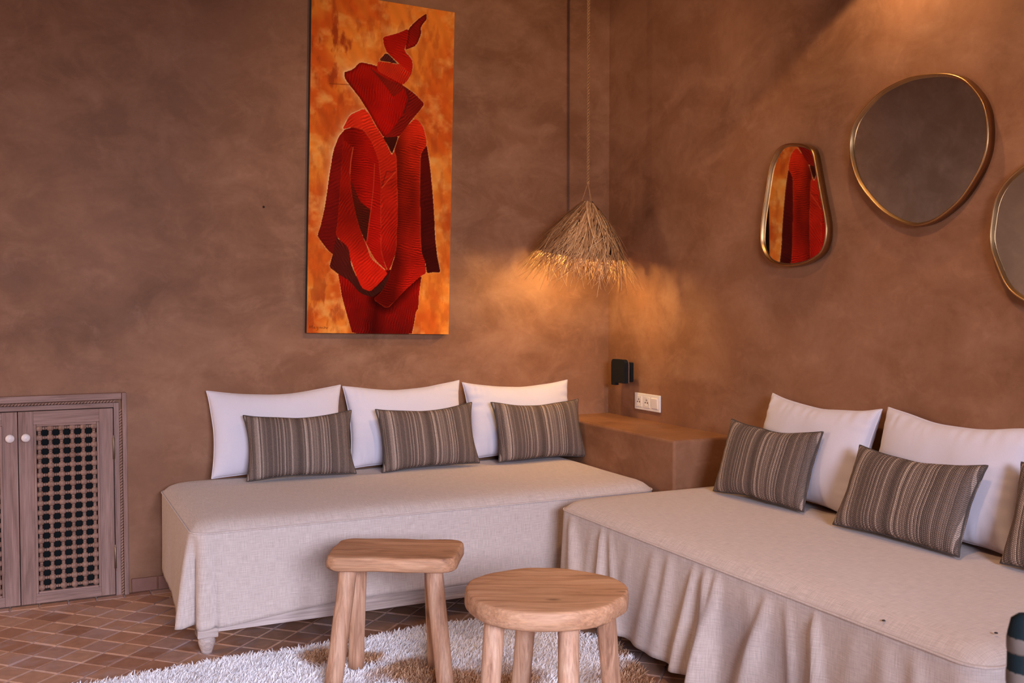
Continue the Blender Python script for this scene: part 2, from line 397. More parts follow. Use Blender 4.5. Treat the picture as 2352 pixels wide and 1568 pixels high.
for i in range(-60, 60):
    for j in range(-60, 60):
        x = 0.139 + c45 * P * (i + j); y = 3.816 + c45 * P * (j - i)
        if XL + 0.08 < x < XW - 0.06 and YB - 0.073 <= y < YB + 0.060:          # cut tiles against the border row
            h2 = hw * math.sqrt(2); poly = [(x - h2, y), (x, y - h2), (x + h2, y), (x, y + h2)]; lim = YB - 0.004; out = []
            for a, b in zip(poly, poly[1:] + poly[:1]):
                if a[1] <= lim: out.append(a)
                if (a[1] - lim) * (b[1] - lim) < 0: k = (lim - a[1]) / (b[1] - a[1]); out.append((a[0] + (b[0] - a[0]) * k, lim))
            if len(out) >= 3 and max(q[1] for q in out) - min(q[1] for q in out) > 0.012:
                n = len(out); cx_, cy_ = sum(q[0] for q in out) / n, sum(q[1] for q in out) / n; g = G()
                pv = [(q[0] - cx_, q[1] - cy_) for q in out]
                g.add([(a, b, -0.012) for a, b in pv] + [(a, b, -0.0005) for a, b in pv], [tuple(range(n, 2 * n))] + [(k, (k + 1) % n, n + (k + 1) % n, n + k) for k in range(n)])
                if -0.5 < x < 0.75: o = g.build('cut_tile', 'tile', floor); o.location = (cx_, cy_, random.uniform(-.001, .001))
                else: field.add([(a + cx_, b + cy_, z) for a, b, z in g.v], g.f)
            continue
        if not (XL + 0.08 < x < XW - 0.06 and YFR + 0.05 < y < YB - 0.06): continue
        near = -0.42 < x < 0.62 and 3.40 < y or (0.6 <= x < 1.75 and 3.44 < y < 3.95) or (1.5 < x < 1.95 and 2.5 < y < 3.45)
        jit = random.uniform(-0.0015, 0.0015)
        if near:
            npick += 1
            o = link('tile', tm, None, floor); o.location = (x, y, jit)
            o.rotation_euler = (random.uniform(-.006, .006), random.uniform(-.006, .006), R(45) + random.uniform(-.012, .012))
        else:
            b = tile_mesh('t', hw, hw); rz = R(45)
            field.add([(x + (a * c45 - q * c45), y + (a * c45 + q * c45), z + jit) for a, q, z in b.v], b.f)
fo = field.build('tile_field', 'tile_i', floor); tag(fo, kind='stuff')
hm = tile_mesh('tile_border', 0.052, 0.033).mesh('tile_border'); hm.materials.append(M['tile'])
for k in range(46):
    x = XL + 0.06 + k * 0.1095
    if x > 2.40: break
    if -0.45 < x < 0.75:
        o = link('border_tile', hm, None, floor); o.location = (x, YW - 0.038, random.uniform(-.001, .001))
# red skirting tiles right of the cabinet
bb = empty('baseboard_back', (0.37, YW, 0)); tag(bb, 'low red tile skirting between the cabinet and the daybed', 'baseboard', kind='structure')
sk = G().box(-0.052, 0.052, -0.012, -0.0005, 0.0, 0.058, 0.002).mesh('skirting_tile'); sk.materials.append(M['red_tile'])
for k in range(19):
    o = link('skirting_tile', sk, None, bb); o.location = (0.058 + k * 0.1085, 0, random.uniform(-.0008, .0008) + 0.001)

# ------------------------------------------------------------------ built-in cabinet with lattice doors
cab = empty('wall_cabinet', (-0.055, YW, 0)); tag(cab, 'low built-in cedar cabinet with carved frame and lattice doors', 'cabinet')
# local x: 0 at the meeting line of the doors; local y negative towards the room
FO, FI = 0.419, 0.367; FT, FD = 0.872, 0.810
g = G(); g.box(-FI - 0.002, FI + 0.002, -0.004, -0.0008, 0.0, FD); g.build('shade_backing', 'dark', cab)  # thin sheet on the wall, shade of a recess put into its colour
for a, b in ((FI, FI + 0.022), (-FI - 0.022, -FI)): G().box(a, b, -0.024, -0.001, 0, FD + 0.02, 0.002).build('jamb', 'cedar_v', cab)
g = G(); g.box(-FI, FI, -0.024, -0.001, FD, FD + 0.02, 0.002); g.build('head_rail', 'cedar_h', cab)
for s in (-1, 1):
    a, b = sorted((s * (FI + 0.033), s * FO)); G().box(a, b, -0.038, -0.001, 0, FT, 0.004).build('outer_moulding', 'cedar_v', cab)
g = G(); g.box(-FO + 0.02, FO - 0.02, -0.0375, -0.001, FD + 0.034, FT, 0.004); g.build('top_moulding', 'cedar_h', cab)
g = G()                                                  # rope carving: slanted beads
def bead(cx, cz, tilt):
    ring = []; n = 6; fs = []
    prof = [(-0.0085, 0.0008), (-0.005, 0.0036), (0, 0.0046), (0.005, 0.0036), (0.0085, 0.0008)]
    for h, r in prof:
        for k in range(n):
            a = 2 * math.pi * k / n; px, py = h, r * math.cos(a); pz = r * math.sin(a)
            ring.append((cx + px * math.cos(tilt) - pz * math.sin(tilt), -0.030 - py, cz + px * math.sin(tilt) + pz * math.cos(tilt)))
    for i in range(4):
        for k in range(n): fs.append((i * n + k, i * n + (k + 1) % n, (i + 1) * n + (k + 1) % n, (i + 1) * n + k))
    g.add(ring, fs, True)
for k in range(int(2 * (FI + 0.02) / 0.0125)): bead(-FI - 0.02 + k * 0.0125 + 0.006, FD + 0.0268, R(35))
tag(g.build('rope_moulding', 'cedar_b', cab), kind='stuff')
for s in (-1, 1):
    g = G()
    for k in range(int(FD / 0.0125)): bead(s * (FI + 0.0265), 0.008 + k * 0.0125, R(55))
    tag(g.build('rope_moulding', 'cedar_b', cab), kind='stuff')
# lattice piece: turned ball with four half spindles
PX, PZ = 0.0418, 0.0391
def arm(L):
    return [(0.0045, 0.008), (0.0095, 0.0105), (0.0052, 0.0138), (0.0078, L - 0.0035), (0.0072, L - 0.0006)]
g = G()
g.lathe([(0.0, -0.0145), (0.008, -0.0125), (0.0135, -0.006), (0.0145, 0), (0.0135, 0.006), (0.008, 0.0125), (0.0, 0.0145)], 'Y', n=12)
for sgn in (-1, 1):
    g.lathe([(r, sgn * h) for r, h in arm(PX / 2)], 'X', n=8); g.lathe([(r, sgn * h) for r, h in arm(PZ / 2)], 'Z', n=8)
lat = g.mesh('lattice_bead'); lat.materials.append(M['cedar_b'])
def cab_door(sgn):
    d = link('door', None, None, cab); d.empty_display_size = 0.05
    d.location = (0, 0, 0)
    def X(a, b): return tuple(sorted((sgn * a, sgn * b)))
    x0, x1, z0, z1 = 0.0015, FI - 0.003, 0.006, FD - 0.003; px0, px1, pz0, pz1 = 0.058, 0.309, 0.046, 0.752
    y0, y1 = -0.028, -0.006
    for a, b in ((x0, px0), (px1, x1)): G().box(*X(a, b), y0, y1, z0, z1, 0.0015).build('stile', 'cedar_v', d)
    for a, b in ((pz1, z1), (z0, pz0)): G().box(*X(px0, px1), y0, y1, a, b, 0.0012).build('rail', 'cedar_h', d)
    for a, b, c_, e in ((px0, px0 + 0.010, pz0, pz1), (px1 - 0.010, px1, pz0, pz1)): G().box(*X(a, b), y0 - 0.004, y1, c_, e, 0.003).build('panel_moulding', 'cedar_v', d)
    for a, b in ((pz0, pz0 + 0.009), (pz1 - 0.009, pz1)): G().box(*X(px0 + 0.01, px1 - 0.01), y0 - 0.004, y1, a, b, 0.003).build('panel_moulding', 'cedar_h', d)
    xc = (px0 + px1) / 2
    for i in range(6):
        for j in range(18):
            o = link('lattice_bead', lat, None, d); o.location = (sgn * (xc + (i - 2.5) * PX), -0.020, 0.0700 + j * PZ)
    g = G(); kx = sgn * 0.029
    g.lathe([(0.006, -0.028), (0.006, -0.040), (0.013, -0.043), (0.0175, -0.050), (0.0165, -0.058), (0.010, -0.0625), (0.0, -0.064)], 'Y', (kx, 0, 0.702), 20)
    tag(g.build('knob', 'bone', d), 'round white knob')
    for hz in (0.635, 0.165):
        g = G(); hx = sgn * (FI - 0.0015)
        g.lathe([(0.0, hz - 0.058), (0.003, hz - 0.055), (0.0022, hz - 0.048), (0.0048, hz - 0.045), (0.0048, hz + 0.045), (0.0022, hz + 0.048), (0.003, hz + 0.055), (0.0, hz + 0.058)], 'Z', (hx, -0.030, 0), 10)
        g.build('hinge', 'hinge', d)
    return d
cab_door(1); cab_door(-1)

# ------------------------------------------------------------------ daybeds
def tube_closed(pts, r, n=8):
    g = G(); pts = [Vector(p) for p in pts]; N = len(pts); vs = []; fs = []
    for i in range(N):
        d = (pts[(i + 1) % N] - pts[i - 1]).normalized(); a = Vector((0, 0, 1)); a = (a - d * a.dot(d)).normalized(); b = d.cross(a)
        for k in range(n):
            t_ = 2 * math.pi * k / n; vs.append(pts[i] + (a * math.cos(t_) + b * math.sin(t_)) * r)
    for i in range(N):
        for k in range(n): fs.append((i * n + k, i * n + (k + 1) % n, ((i + 1) % N) * n + (k + 1) % n, ((i + 1) % N) * n + k))
    return g.add(vs, fs, True)

def daybed(name, loc, rz, L, D, skirt, hemz, seamz=0.437, topz=0.487, seed=0, rad=0.068, railz=(0.08, 0.14)):
    root = empty(name, loc, rz)
    # outline, starting at the back of the x=0 end and running round the front
    pts = []; st = 0.0115
    def seg(a, b):
        n = max(2, int((Vector(b) - Vector(a)).length / st))
        for k in range(n): pts.append((Vector(a).lerp(Vector(b), k / n)))
    def arc(c, a0):
        for k in range(8): a = a0 + (math.pi / 2) * k / 8; pts.append(Vector((c[0] + rad * math.cos(a), c[1] + rad * math.sin(a))))
    seg((0, D - rad), (0, rad)); i_c0 = len(pts) + 4; arc((rad, rad), math.pi)
    seg((rad, 0), (L - rad, 0)); i_c1 = len(pts) + 4; arc((L - rad, rad), 1.5 * math.pi)
    seg((L, rad), (L, D - rad)); arc((L - rad, D - rad), 0); seg((L - rad, D), (rad, D)); arc((rad, D - rad), math.pi / 2)
    N = len(pts)
    s = [0.0]
    for i in range(1, N): s.append(s[-1] + (pts[i] - pts[i - 1]).length)
    nor = []
    for i in range(N):
        d = (pts[(i + 1) % N] - pts[i - 1]).normalized(); nor.append(Vector((d.y, -d.x)))
    rows = []; uvs = []
    NR = 22
    for r in range(NR + 1):                                   # skirt from hem to seam
        tt = r / NR; row = []; ur = []
        for i in range(N):
            hz = hemz(s[i] - s[i_c0], s[i] - s[i_c1]); z = hz + (seamz - hz) * tt
            dx = skirt(s[i] - s[i_c0], s[i] - s[i_c1], 1 - tt, nor[i])
            q = pts[i] + dx
            row.append((q.x, q.y, z)); ur.append((s[i], z))
        rows.append(row); uvs.append(ur)
    for d, z in ((0.004, 0.008), (0.012, 0.017), (0.026, 0.030), (0.045, 0.040), (0.075, 0.0465), (0.12, 0.050), (0.20, 0.0515), (0.28, 0.052), (0.35, 0.052), (0.42, 0.052)):
        row = []; ur = []
        for i in range(N):
            cpt = Vector((min(max(pts[i].x, D / 2), L - D / 2), D / 2)); q = pts[i].lerp(cpt, min(0.985, d / (D / 2)))
            zz = seamz + z / 0.052 * (topz - seamz)
            zz += 0.0045 * min(1, d / 0.1) * noise.noise(Vector((q.x * 2.3, q.y * 3.0, seed * 5.1)))
            row.append((q.x, q.y, zz)); ur.append((q.x, q.y))
        rows.append(row); uvs.append(ur)
    v = [p for row in rows for p in row]; uvf = [p for row in uvs for p in row]
    f = []
    for r in range(len(rows) - 1):
        for i in range(N): f.append((r * N + i, r * N + (i + 1) % N, (r + 1) * N + (i + 1) % N, (r + 1) * N + i))
    f.append(tuple((len(rows) - 1) * N + i for i in range(N)))
    me = mesh('slipcover', v, f, True); uvl = me.uv_layers.new(name='UVMap')
    for lp in me.loops: uvl.data[lp.index].uv = uvf[lp.vertex_index]
    cover = link('slipcover', me, 'linen', root)
    md = cover.modifiers.new('cloth', 'SOLIDIFY'); md.thickness = 0.004; md.offset = -1
    pp = [(p.x + nor[i].x * 0.0005, p.y + nor[i].y * 0.0005, seamz + 0.0035) for i, p in enumerate(pts)]
    pg = tube_closed(pp, 0.0034); pm = pg.mesh('piping'); uvl = pm.uv_layers.new(name='UVMap')
    for lp in pm.loops:
        co = pm.vertices[lp.vertex_index].co; uvl.data[lp.index].uv = (co.x + co.y, co.z)
    link('piping', pm, 'linen', cover)
    # wooden frame
    fr = G(); a = 0.022; z0, z1 = railz
    fr.box(a, L - a, a, a + 0.028, z0, z1, 0.002); fr.box(a, L - a, D - a - 0.028, D - a, z0, z1, 0.002)
    fr.box(a, a + 0.028, a + 0.028, D - a - 0.028, z0, z1, 0.002); fr.box(L - a - 0.028, L - a, a + 0.028, D - a - 0.028, z0, z1, 0.002)
    fr.box(a + 0.028, L - a - 0.028, a + 0.028, D - a - 0.028, z1 - 0.01, z1 + 0.02)
    fr.build('bed_frame', 'limed', root)
    for x in (a + 0.033, L - a - 0.033):
        for y in (a + 0.033, D - a - 0.033):
            lg = G(); lg.box(x - 0.036, x + 0.036, y - 0.036, y + 0.036, 0.062, 0.125, 0.004)
            lg.lathe([(0.026, 0.064), (0.022, 0.060), (0.027, 0.056), (0.0305, 0.047), (0.030, 0.038), (0.026, 0.024), (0.021, 0.010), (0.019, 0.0), (0.0, 0.0)], 'Z', (x, y, 0), 18)
            lg.build('leg', 'limed', root)
    return root

def interp(tab, x):
    if x <= tab[0][0]: return tab[0][1:]
    for (a, b) in zip(tab, tab[1:]):
        if x <= b[0]:
            k = (x - a[0]) / (b[0] - a[0]); k = k * k * (3 - 2 * k)
            return tuple(p + (q - p) * k for p, q in zip(a[1:], b[1:]))
    return tab[-1][1:]
PLEAT = [(-0.9, -0.004, 0), (-0.55, -0.012, 0), (-0.30, -0.022, 0), (-0.16, -0.034, 0), (-0.10, -0.048, -0.004), (-0.062, -0.058, -0.030), (-0.040, -0.035, -0.020), (-0.018, 0.030, 0.050),
         (0.006, -0.012, 0.022), (0.026, -0.020, -0.012), (0.040, 0.002, -0.004), (0.052, 0.012, 0.016), (0.066, 0.010, -0.010), (0.10, 0.004, -0.012), (0.4, 0, -0.006), (1.7, 0, -0.004), (1.95, 0, 0.0)]
def skirt_a(sc0, sc1, k, n):
    dx, dy = interp(PLEAT, sc0)
    wv = 0.004 * noise.noise(Vector((sc0 * 5.0, k * 1.2, 3.3)))
    kk = k ** 0.85
    if sc1 > -0.02: return n * 0.0
    out = Vector((dx, dy)) * kk + n * wv * kk
    if sc0 > 1.3: out += n * 0.010 * math.sin((sc0 - 1.3) * 34 + 2 * k) * kk * min(1, (sc0 - 1.3) / 0.2) * (1 if sc1 < -0.05 else 0)
    return out
def hem_a(sc0, sc1):
    if sc0 < 0.055: return 0.100 + 0.010 * noise.noise(Vector((sc0 * 14, 0, 1))) + (0.012 if sc0 < -0.1 else 0.0)
    return min(0.142, 0.098 + sc0 * 0.085 + 0.006 * noise.noise(Vector((sc0 * 3.0, 0, 1))))
bed_a = daybed('daybed', (0.495, 3.600, 0), 0, 1.950, 0.945, skirt_a, hem_a, seed=1)
tag(bed_a, 'linen-covered daybed with pleated skirt under the orange painting', 'daybed')

rf = random.Random(5)
FOLDS = []
x = 0.10
while x < 2.0:
    FOLDS.append((x, rf.choice((0.012, 0.022, 0.038, 0.046)) * rf.uniform(0.8, 1.2), rf.uniform(0.014, 0.042), rf.uniform(-0.35, 0.25), rf.uniform(0.0, 0.8)))
    x += rf.uniform(0.05, 0.17)
def skirt_b(sc0, sc1, k, n):
    a = 0.0
    if -0.01 < sc0 and sc1 < 0.0:
        for fx, am, wd, lean, top in FOLDS:
            xx = sc0 - fx - lean * k * 0.33
            ww = wd * (0.55 + 0.9 * k)
            a += am * (top * 0.35 + (1 - top * 0.35) * k ** 0.7) * math.exp(-(xx / ww) ** 2) * min(1, k * 9)
    a += 0.005 * noise.noise(Vector((sc0 * 7, k * 2, 8))) * k
    fl = max(0, 1 - abs(sc0) / 0.25)
    out = n * (a + 0.022 * fl * k)
    if sc0 < 0.0: out = n * (0.030 * k * max(0.0, 1 - abs(sc0) / 0.9))
    if sc0 < -0.52 or sc1 > 0.95: out = n * 0.0
    return out
def hem_b(sc0, sc1):
    return 0.068 + 0.010 * noise.noise(Vector((sc0 * 2.6, 4, 1)))
bed_b = daybed('daybed', (1.875, 3.462, 0), R(-90), 1.965, 0.898, skirt_b, hem_b, seed=2, railz=(0.055, 0.12))
tag(bed_b, 'linen-covered daybed with gathered skirt below the brass mirrors', 'daybed')

# ------------------------------------------------------------------ cushions
def cushion_mesh(name, w_, h_, t_, seed, pinch=0.10, wr=0.0022, sag=0.0):
    nu, nv = (84, 58) if wr > 0.003 else (46, 32); vs = []; fs = []
    def pt(u, v, side):
        e = 1 - (1 - abs(u) ** 2.2) * (1 - abs(v) ** 2.2)
        x = w_ / 2 * u * (1 - pinch * 0.55 * (1 - v * v) * u * u)
        y = h_ / 2 * v * (1 - pinch * (1.25 if v > 0 else 0.45) * (1 - abs(u) ** 1.7) * v * v)
        prof = max(0.0, (1 - abs(u) ** 2.3) * (1 - abs(v) ** 2.3)) ** 0.40
        z = t_ / 2 * prof * (1.0 - 0.25 * v * sag)
        n1 = noise.noise(Vector((x * 9 + seed * 3.7, y * 9, side * 2.0 + seed))) * 0.006 * prof
        # puckers along the top edge and the corners
        edge = max(0.0, 1 - (1 - abs(v)) / 0.45); side_e = max(0.0, 1 - (1 - abs(u)) / 0.30)
        pk = wr * edge * math.sin(x * 120 + 9 * noise.noise(Vector((x * 9, seed, 0)))) * prof * (0.6 + noise.noise(Vector((x * 6, seed, 4))))
        pk += wr * side_e * math.sin(y * 115 + 9 * noise.noise(Vector((y * 9, seed, 7)))) * prof * (0.6 + noise.noise(Vector((y * 6, seed, 9))))
        x += 0.004 * noise.noise(Vector((seed, y * 8, 1))) ; y += 0.005 * noise.noise(Vector((x * 7, seed, 2)))
        return (x, y, side * (z + 0.0015) + n1 + pk * 2.0)
    for side in (1, -1):
        for j in range(nv + 1):
            for i in range(nu + 1):
                a = -1 + 2 * i / nu; b = -1 + 2 * j / nv
                u = math.sin(a * math.pi / 2) * 0.55 + a * 0.45; v = math.sin(b * math.pi / 2) * 0.55 + b * 0.45
                vs.append(pt(u, v, side))
    M1 = (nu + 1) * (nv + 1)
    for j in range(nv):
        for i in range(nu):
            a = j * (nu + 1) + i
            fs.append((a, a + 1, a + nu + 2, a + nu + 1)); fs.append((M1 + a + nu + 1, M1 + a + nu + 2, M1 + a + 1, M1 + a))
    loop = [i for i in range(nu)] + [j * (nu + 1) + nu for j in range(nv)] + [nv * (nu + 1) + i for i in range(nu, 0, -1)] + [j * (nu + 1) for j in range(nv, 0, -1)]
    for a, b in zip(loop, loop[1:] + loop[:1]): fs.append((M1 + a, M1 + b, b, a))
    seam = [tuple((Vector(vs[i]) + Vector(vs[M1 + i])) / 2) for i in loop]
    return mesh(name, vs, fs, True), seam

def seam_tube(pts, r):
    return tube_closed(pts, r, 6)

def place(o, base, wdir, lean, roll=0.0):
    W_ = Vector(wdir).normalized(); back = W_.cross(Vector((0, 0, 1))) * -1.0   # horizontal direction away from the room
    back = Vector((-W_.y, W_.x, 0))
    U = back * math.sin(lean) + Vector((0, 0, 1)) * math.cos(lean); Nn = W_.cross(U)
    m3 = Matrix((W_, U, Nn)).transposed() @ Matrix.Rotation(roll, 3, 'Z')
    o.matrix_world = Matrix.Translation(Vector(base)) @ m3.to_4x4()

def cushion(kind, base_mid, wdir, lean, w_, h_, t_, seed, label, group, roll=0.0, pinch=0.135):
    me, seam = cushion_mesh('cushion', w_, h_, t_, seed, pinch, 0.0034 if kind == 'cotton' else 0.0016)
    o = link('scatter_cushion' if kind == 'cotton' else 'lumbar_cushion', me, kind)
    sg = seam_tube(seam, 0.0028 if kind == 'cotton' else 0.0036); sg.build('seam', 'cotton' if kind == 'cotton' else 'hem', o)
    W_ = Vector(wdir).normalized(); back = Vector((-W_.y, W_.x, 0))
    U = back * math.sin(lean) + Vector((0, 0, 1)) * math.cos(lean)
    place(o, Vector(base_mid) + U * (h_ / 2), wdir, lean, roll)
    tag(o, label, 'cushion', group); return o

gw, gs = 'white cushions on the daybeds', 'striped lumbar cushions on the daybeds'
Z = 0.497
cushion('cotton', (0.995, 4.430, Z), (1, 0.0, 0), R(15), 0.605, 0.385, 0.148, 1, 'white cotton cushion at the outer end of the daybed under the painting', gw, R(0.5))
cushion('cotton', (1.605, 4.430, Z), (1, 0.0, 0), R(15), 0.590, 0.385, 0.148, 2, 'white cotton cushion in the middle of the daybed under the painting', gw, R(0.8))
cushion('cotton', (2.205, 4.424, Z), (1, 0.0, 0), R(15), 0.590, 0.375, 0.148, 3, 'white cotton cushion nearest the corner ledge, under the straw lamp', gw, R(-0.6))
cushion('stripe', (1.055, 4.280, Z), (1, -0.05, 0), R(17), 0.475, 0.285, 0.112, 4, 'brown striped lumbar cushion before the outermost white cushion under the painting', gs, R(0), 0.15)
cushion('stripe', (1.655, 4.275, Z), (1, 0.0, 0), R(17), 0.480, 0.290, 0.112, 5, 'brown striped lumbar cushion, middle of the three below the painting', gs, R(1.0), 0.15)
cushion('stripe', (2.235, 4.272, Z), (1, 0.0, 0), R(17), 0.480, 0.290, 0.112, 6, 'brown striped lumbar cushion beside the plaster ledge', gs, R(0.2), 0.15)
cushion('cotton', (2.634, 2.915, Z), (0, -1, 0), R(15), 0.585, 0.395, 0.148, 7, 'pinkish white cushion below the small pebble-shaped mirror', gw, R(-1))
cushion('cotton', (2.634, 2.295, Z), (0, -1, 0), R(15), 0.600, 0.395, 0.148, 8, 'pinkish white cushion below the large round mirror', gw, R(-1))
cushion('stripe', (2.495, 3.010, Z), (0.08, -1, 0), R(19), 0.480, 0.300, 0.112, 9, 'brown striped lumbar cushion at the ledge end of the daybed below the mirrors', gs, R(0), 0.15)
cushion('stripe', (2.470, 2.318, Z), (0.03, -1, 0), R(25), 0.500, 0.290, 0.114, 10, 'brown striped lumbar cushion before the cushion below the large round mirror', gs, R(0), 0.15)
cushion('stripe', (2.530, 1.722, Z), (0.0, -1, 0), R(16), 0.490, 0.300, 0.114, 11, 'brown striped lumbar cushion cut off by the right edge of the picture', gs, R(0), 0.15)

# ------------------------------------------------------------------ painting
SH = {
    'skirt': [(142,283),(151,240),(164,171),(177,125),(194,71),(218,-6),(512,-5),(523,51),(531,108),(543,122),(546,176),(551,236),(559,281),(406,311),(242,267)],
    'rsleeve': [(558,896),(572,913),(590,822),(605,703),(617,583),(623,483),(637,380),(656,300),(619,301),(584,294),(575,350),(556,389),(549,445),(546,557),(541,698),(541,866)],
    'rbody': [(426,931),(458,981),(510,1034),(534,1021),(556,991),(570,933),(570,909),(554,887),(541,862),(540,738),(546,559),(549,445),(556,389),(575,350),(580,294),(555,281),(492,227),(430,162),(385,119),(314,163),(358,199),(390,271),(398,295),(425,391),(430,550),(426,710),(419,839),(406,870)],
    'neck': [(347,931),(429,945),(410,886),(396,853),(372,898)],
    'lapel': [(254,1054),(187,1016),(152,945),(208,964),(256,953),(294,906),(324,839),(337,781),(343,723),(347,547),(350,396),(363,349),(389,295),(405,327),(425,391),(430,550),(426,710),(419,839),(406,870),(396,849),(376,887),(351,931),(308,986),(283,1030)],
    'lsleeve': [(204,963),(164,944),(137,914),(111,843),(94,723),(77,588),(59,499),(42,449),(56,429),(92,384),(120,363),(143,448),(146,494),(155,631),(163,785),(169,882),(205,906)],
    'lbody': [(156,943),(208,964),(256,953),(294,906),(324,839),(337,781),(343,723),(347,547),(350,396),(363,349),(387,293),(322,348),(280,416),(233,519),(202,654),(192,750),(157,882)],
    'hollow': [(193,719),(216,578),(246,490),(277,422),(289,543),(297,583),(243,618),(209,694)],
    'larm': [(157,901),(206,867),(192,750),(202,654),(233,521),(280,412),(301,355),(387,291),(357,251),(301,198),(260,213),(217,305),(183,400),(130,455),(134,494),(137,515),(146,670),(151,785)],
    'cuff': [(131,448),(191,404),(209,312),(260,213),(301,198),(357,243),(398,295),(390,263),(362,207),(309,171),(252,189),(202,242),(142,277),(102,306),(111,347),(120,378)],
    'head': [(157,1210),(167,1213),(198,1228),(236,1268),(315,1259),(378,1220),(445,1185),(505,1152),(557,1109),(528,1068),(487,1016),(446,960),(430,939),(355,928),(321,971),(279,1037),(233,1101),(188,1150),(161,1181)],
    'headfold': [(274,1250),(320,1224),(378,1200),(445,1185),(450,1166),(396,1120),(362,1167),(316,1212)],
    'headflap': [(445,1185),(505,1152),(557,1109),(430,939),(355,928),(391,963),(452,1055),(476,1121),(462,1167)],
    'wraplow': [(321,1283),(422,1280),(493,1290),(490,1250),(470,1212),(445,1185),(386,1209),(324,1233),(315,1255)],
    'wrapdark': [(361,1329),(422,1280),(393,1283),(323,1285)],
    'wrapup': [(341,1397),(415,1425),(469,1456),(466,1397),(450,1355),(458,1340),(489,1313),(494,1278),(486,1241),(447,1268),(361,1329),(346,1364)],
    'tail': [(469,1456),(506,1497),(539,1526),(558,1539),(561,1514),(532,1473),(533,1438),(517,1396),(500,1374),(452,1351),(465,1408)],
}
# shape: (colour, second colour, gradient direction, stripe direction in degrees, stripe period mm, stripe depth, edge line strength)
SP = {
    'skirt': ((150, 20, 14), (104, 18, 16), (0.0, -1.0), 84, 9, 0.16, 0.0),
    'rsleeve': ((96, 22, 18), (62, 18, 16), (0.0, -1.0), 20, 13, 0.10, 0.55),
    'rbody': ((204, 50, 26), (158, 24, 18), (0.0, -1.0), -4, 8.5, 0.22, 0.5),
    'neck': ((72, 26, 20), (60, 22, 18), (0, -1), 20, 9, 0.1, 0.0),
    'lapel': ((206, 54, 30), (150, 22, 16), (0.3, -1.0), 42, 10, 0.17, 0.55),
    'lsleeve': ((128, 24, 20), (104, 22, 20), (0, -1), 28, 11, 0.10, 0.0),
    'lbody': ((166, 26, 18), (172, 26, 18), (0.2, -1), -10, 8.5, 0.18, 0.45),
    'hollow': ((98, 26, 18), (66, 30, 20), (0, -1), -14, 8, 0.20, 0.0),
    'larm': ((168, 30, 20), (186, 36, 20), (0, -1), 55, 9.5, 0.12, 0.25),
    'cuff': ((88, 28, 24), (62, 28, 24), (0.6, -1), -52, 9, 0.18, 0.0),
    'head': ((160, 28, 20), (166, 22, 16), (0.4, -1), 78, 9, 0.13, 0.1),
    'headfold': ((104, 34, 28), (132, 28, 20), (0.5, -1), 55, 8, 0.15, 0.15),
    'headflap': ((118, 28, 24), (132, 28, 22), (0, -1), 40, 9, 0.18, 0.0),
    'wraplow': ((192, 58, 32), (176, 40, 26), (0.3, -1), 72, 8, 0.20, 0.15),
    'wrapdark': ((86, 42, 38), (78, 38, 36), (1, 0), 60, 7, 0.18, 0.0),
    'wrapup': ((162, 28, 22), (186, 36, 22), (0.3, -1), -14, 8, 0.13, 0.2),
    'tail': ((112, 28, 26), (160, 30, 22), (-0.5, -1), -32, 8, 0.18, 0.15),
}
PW, PH = 0.704, 1.566
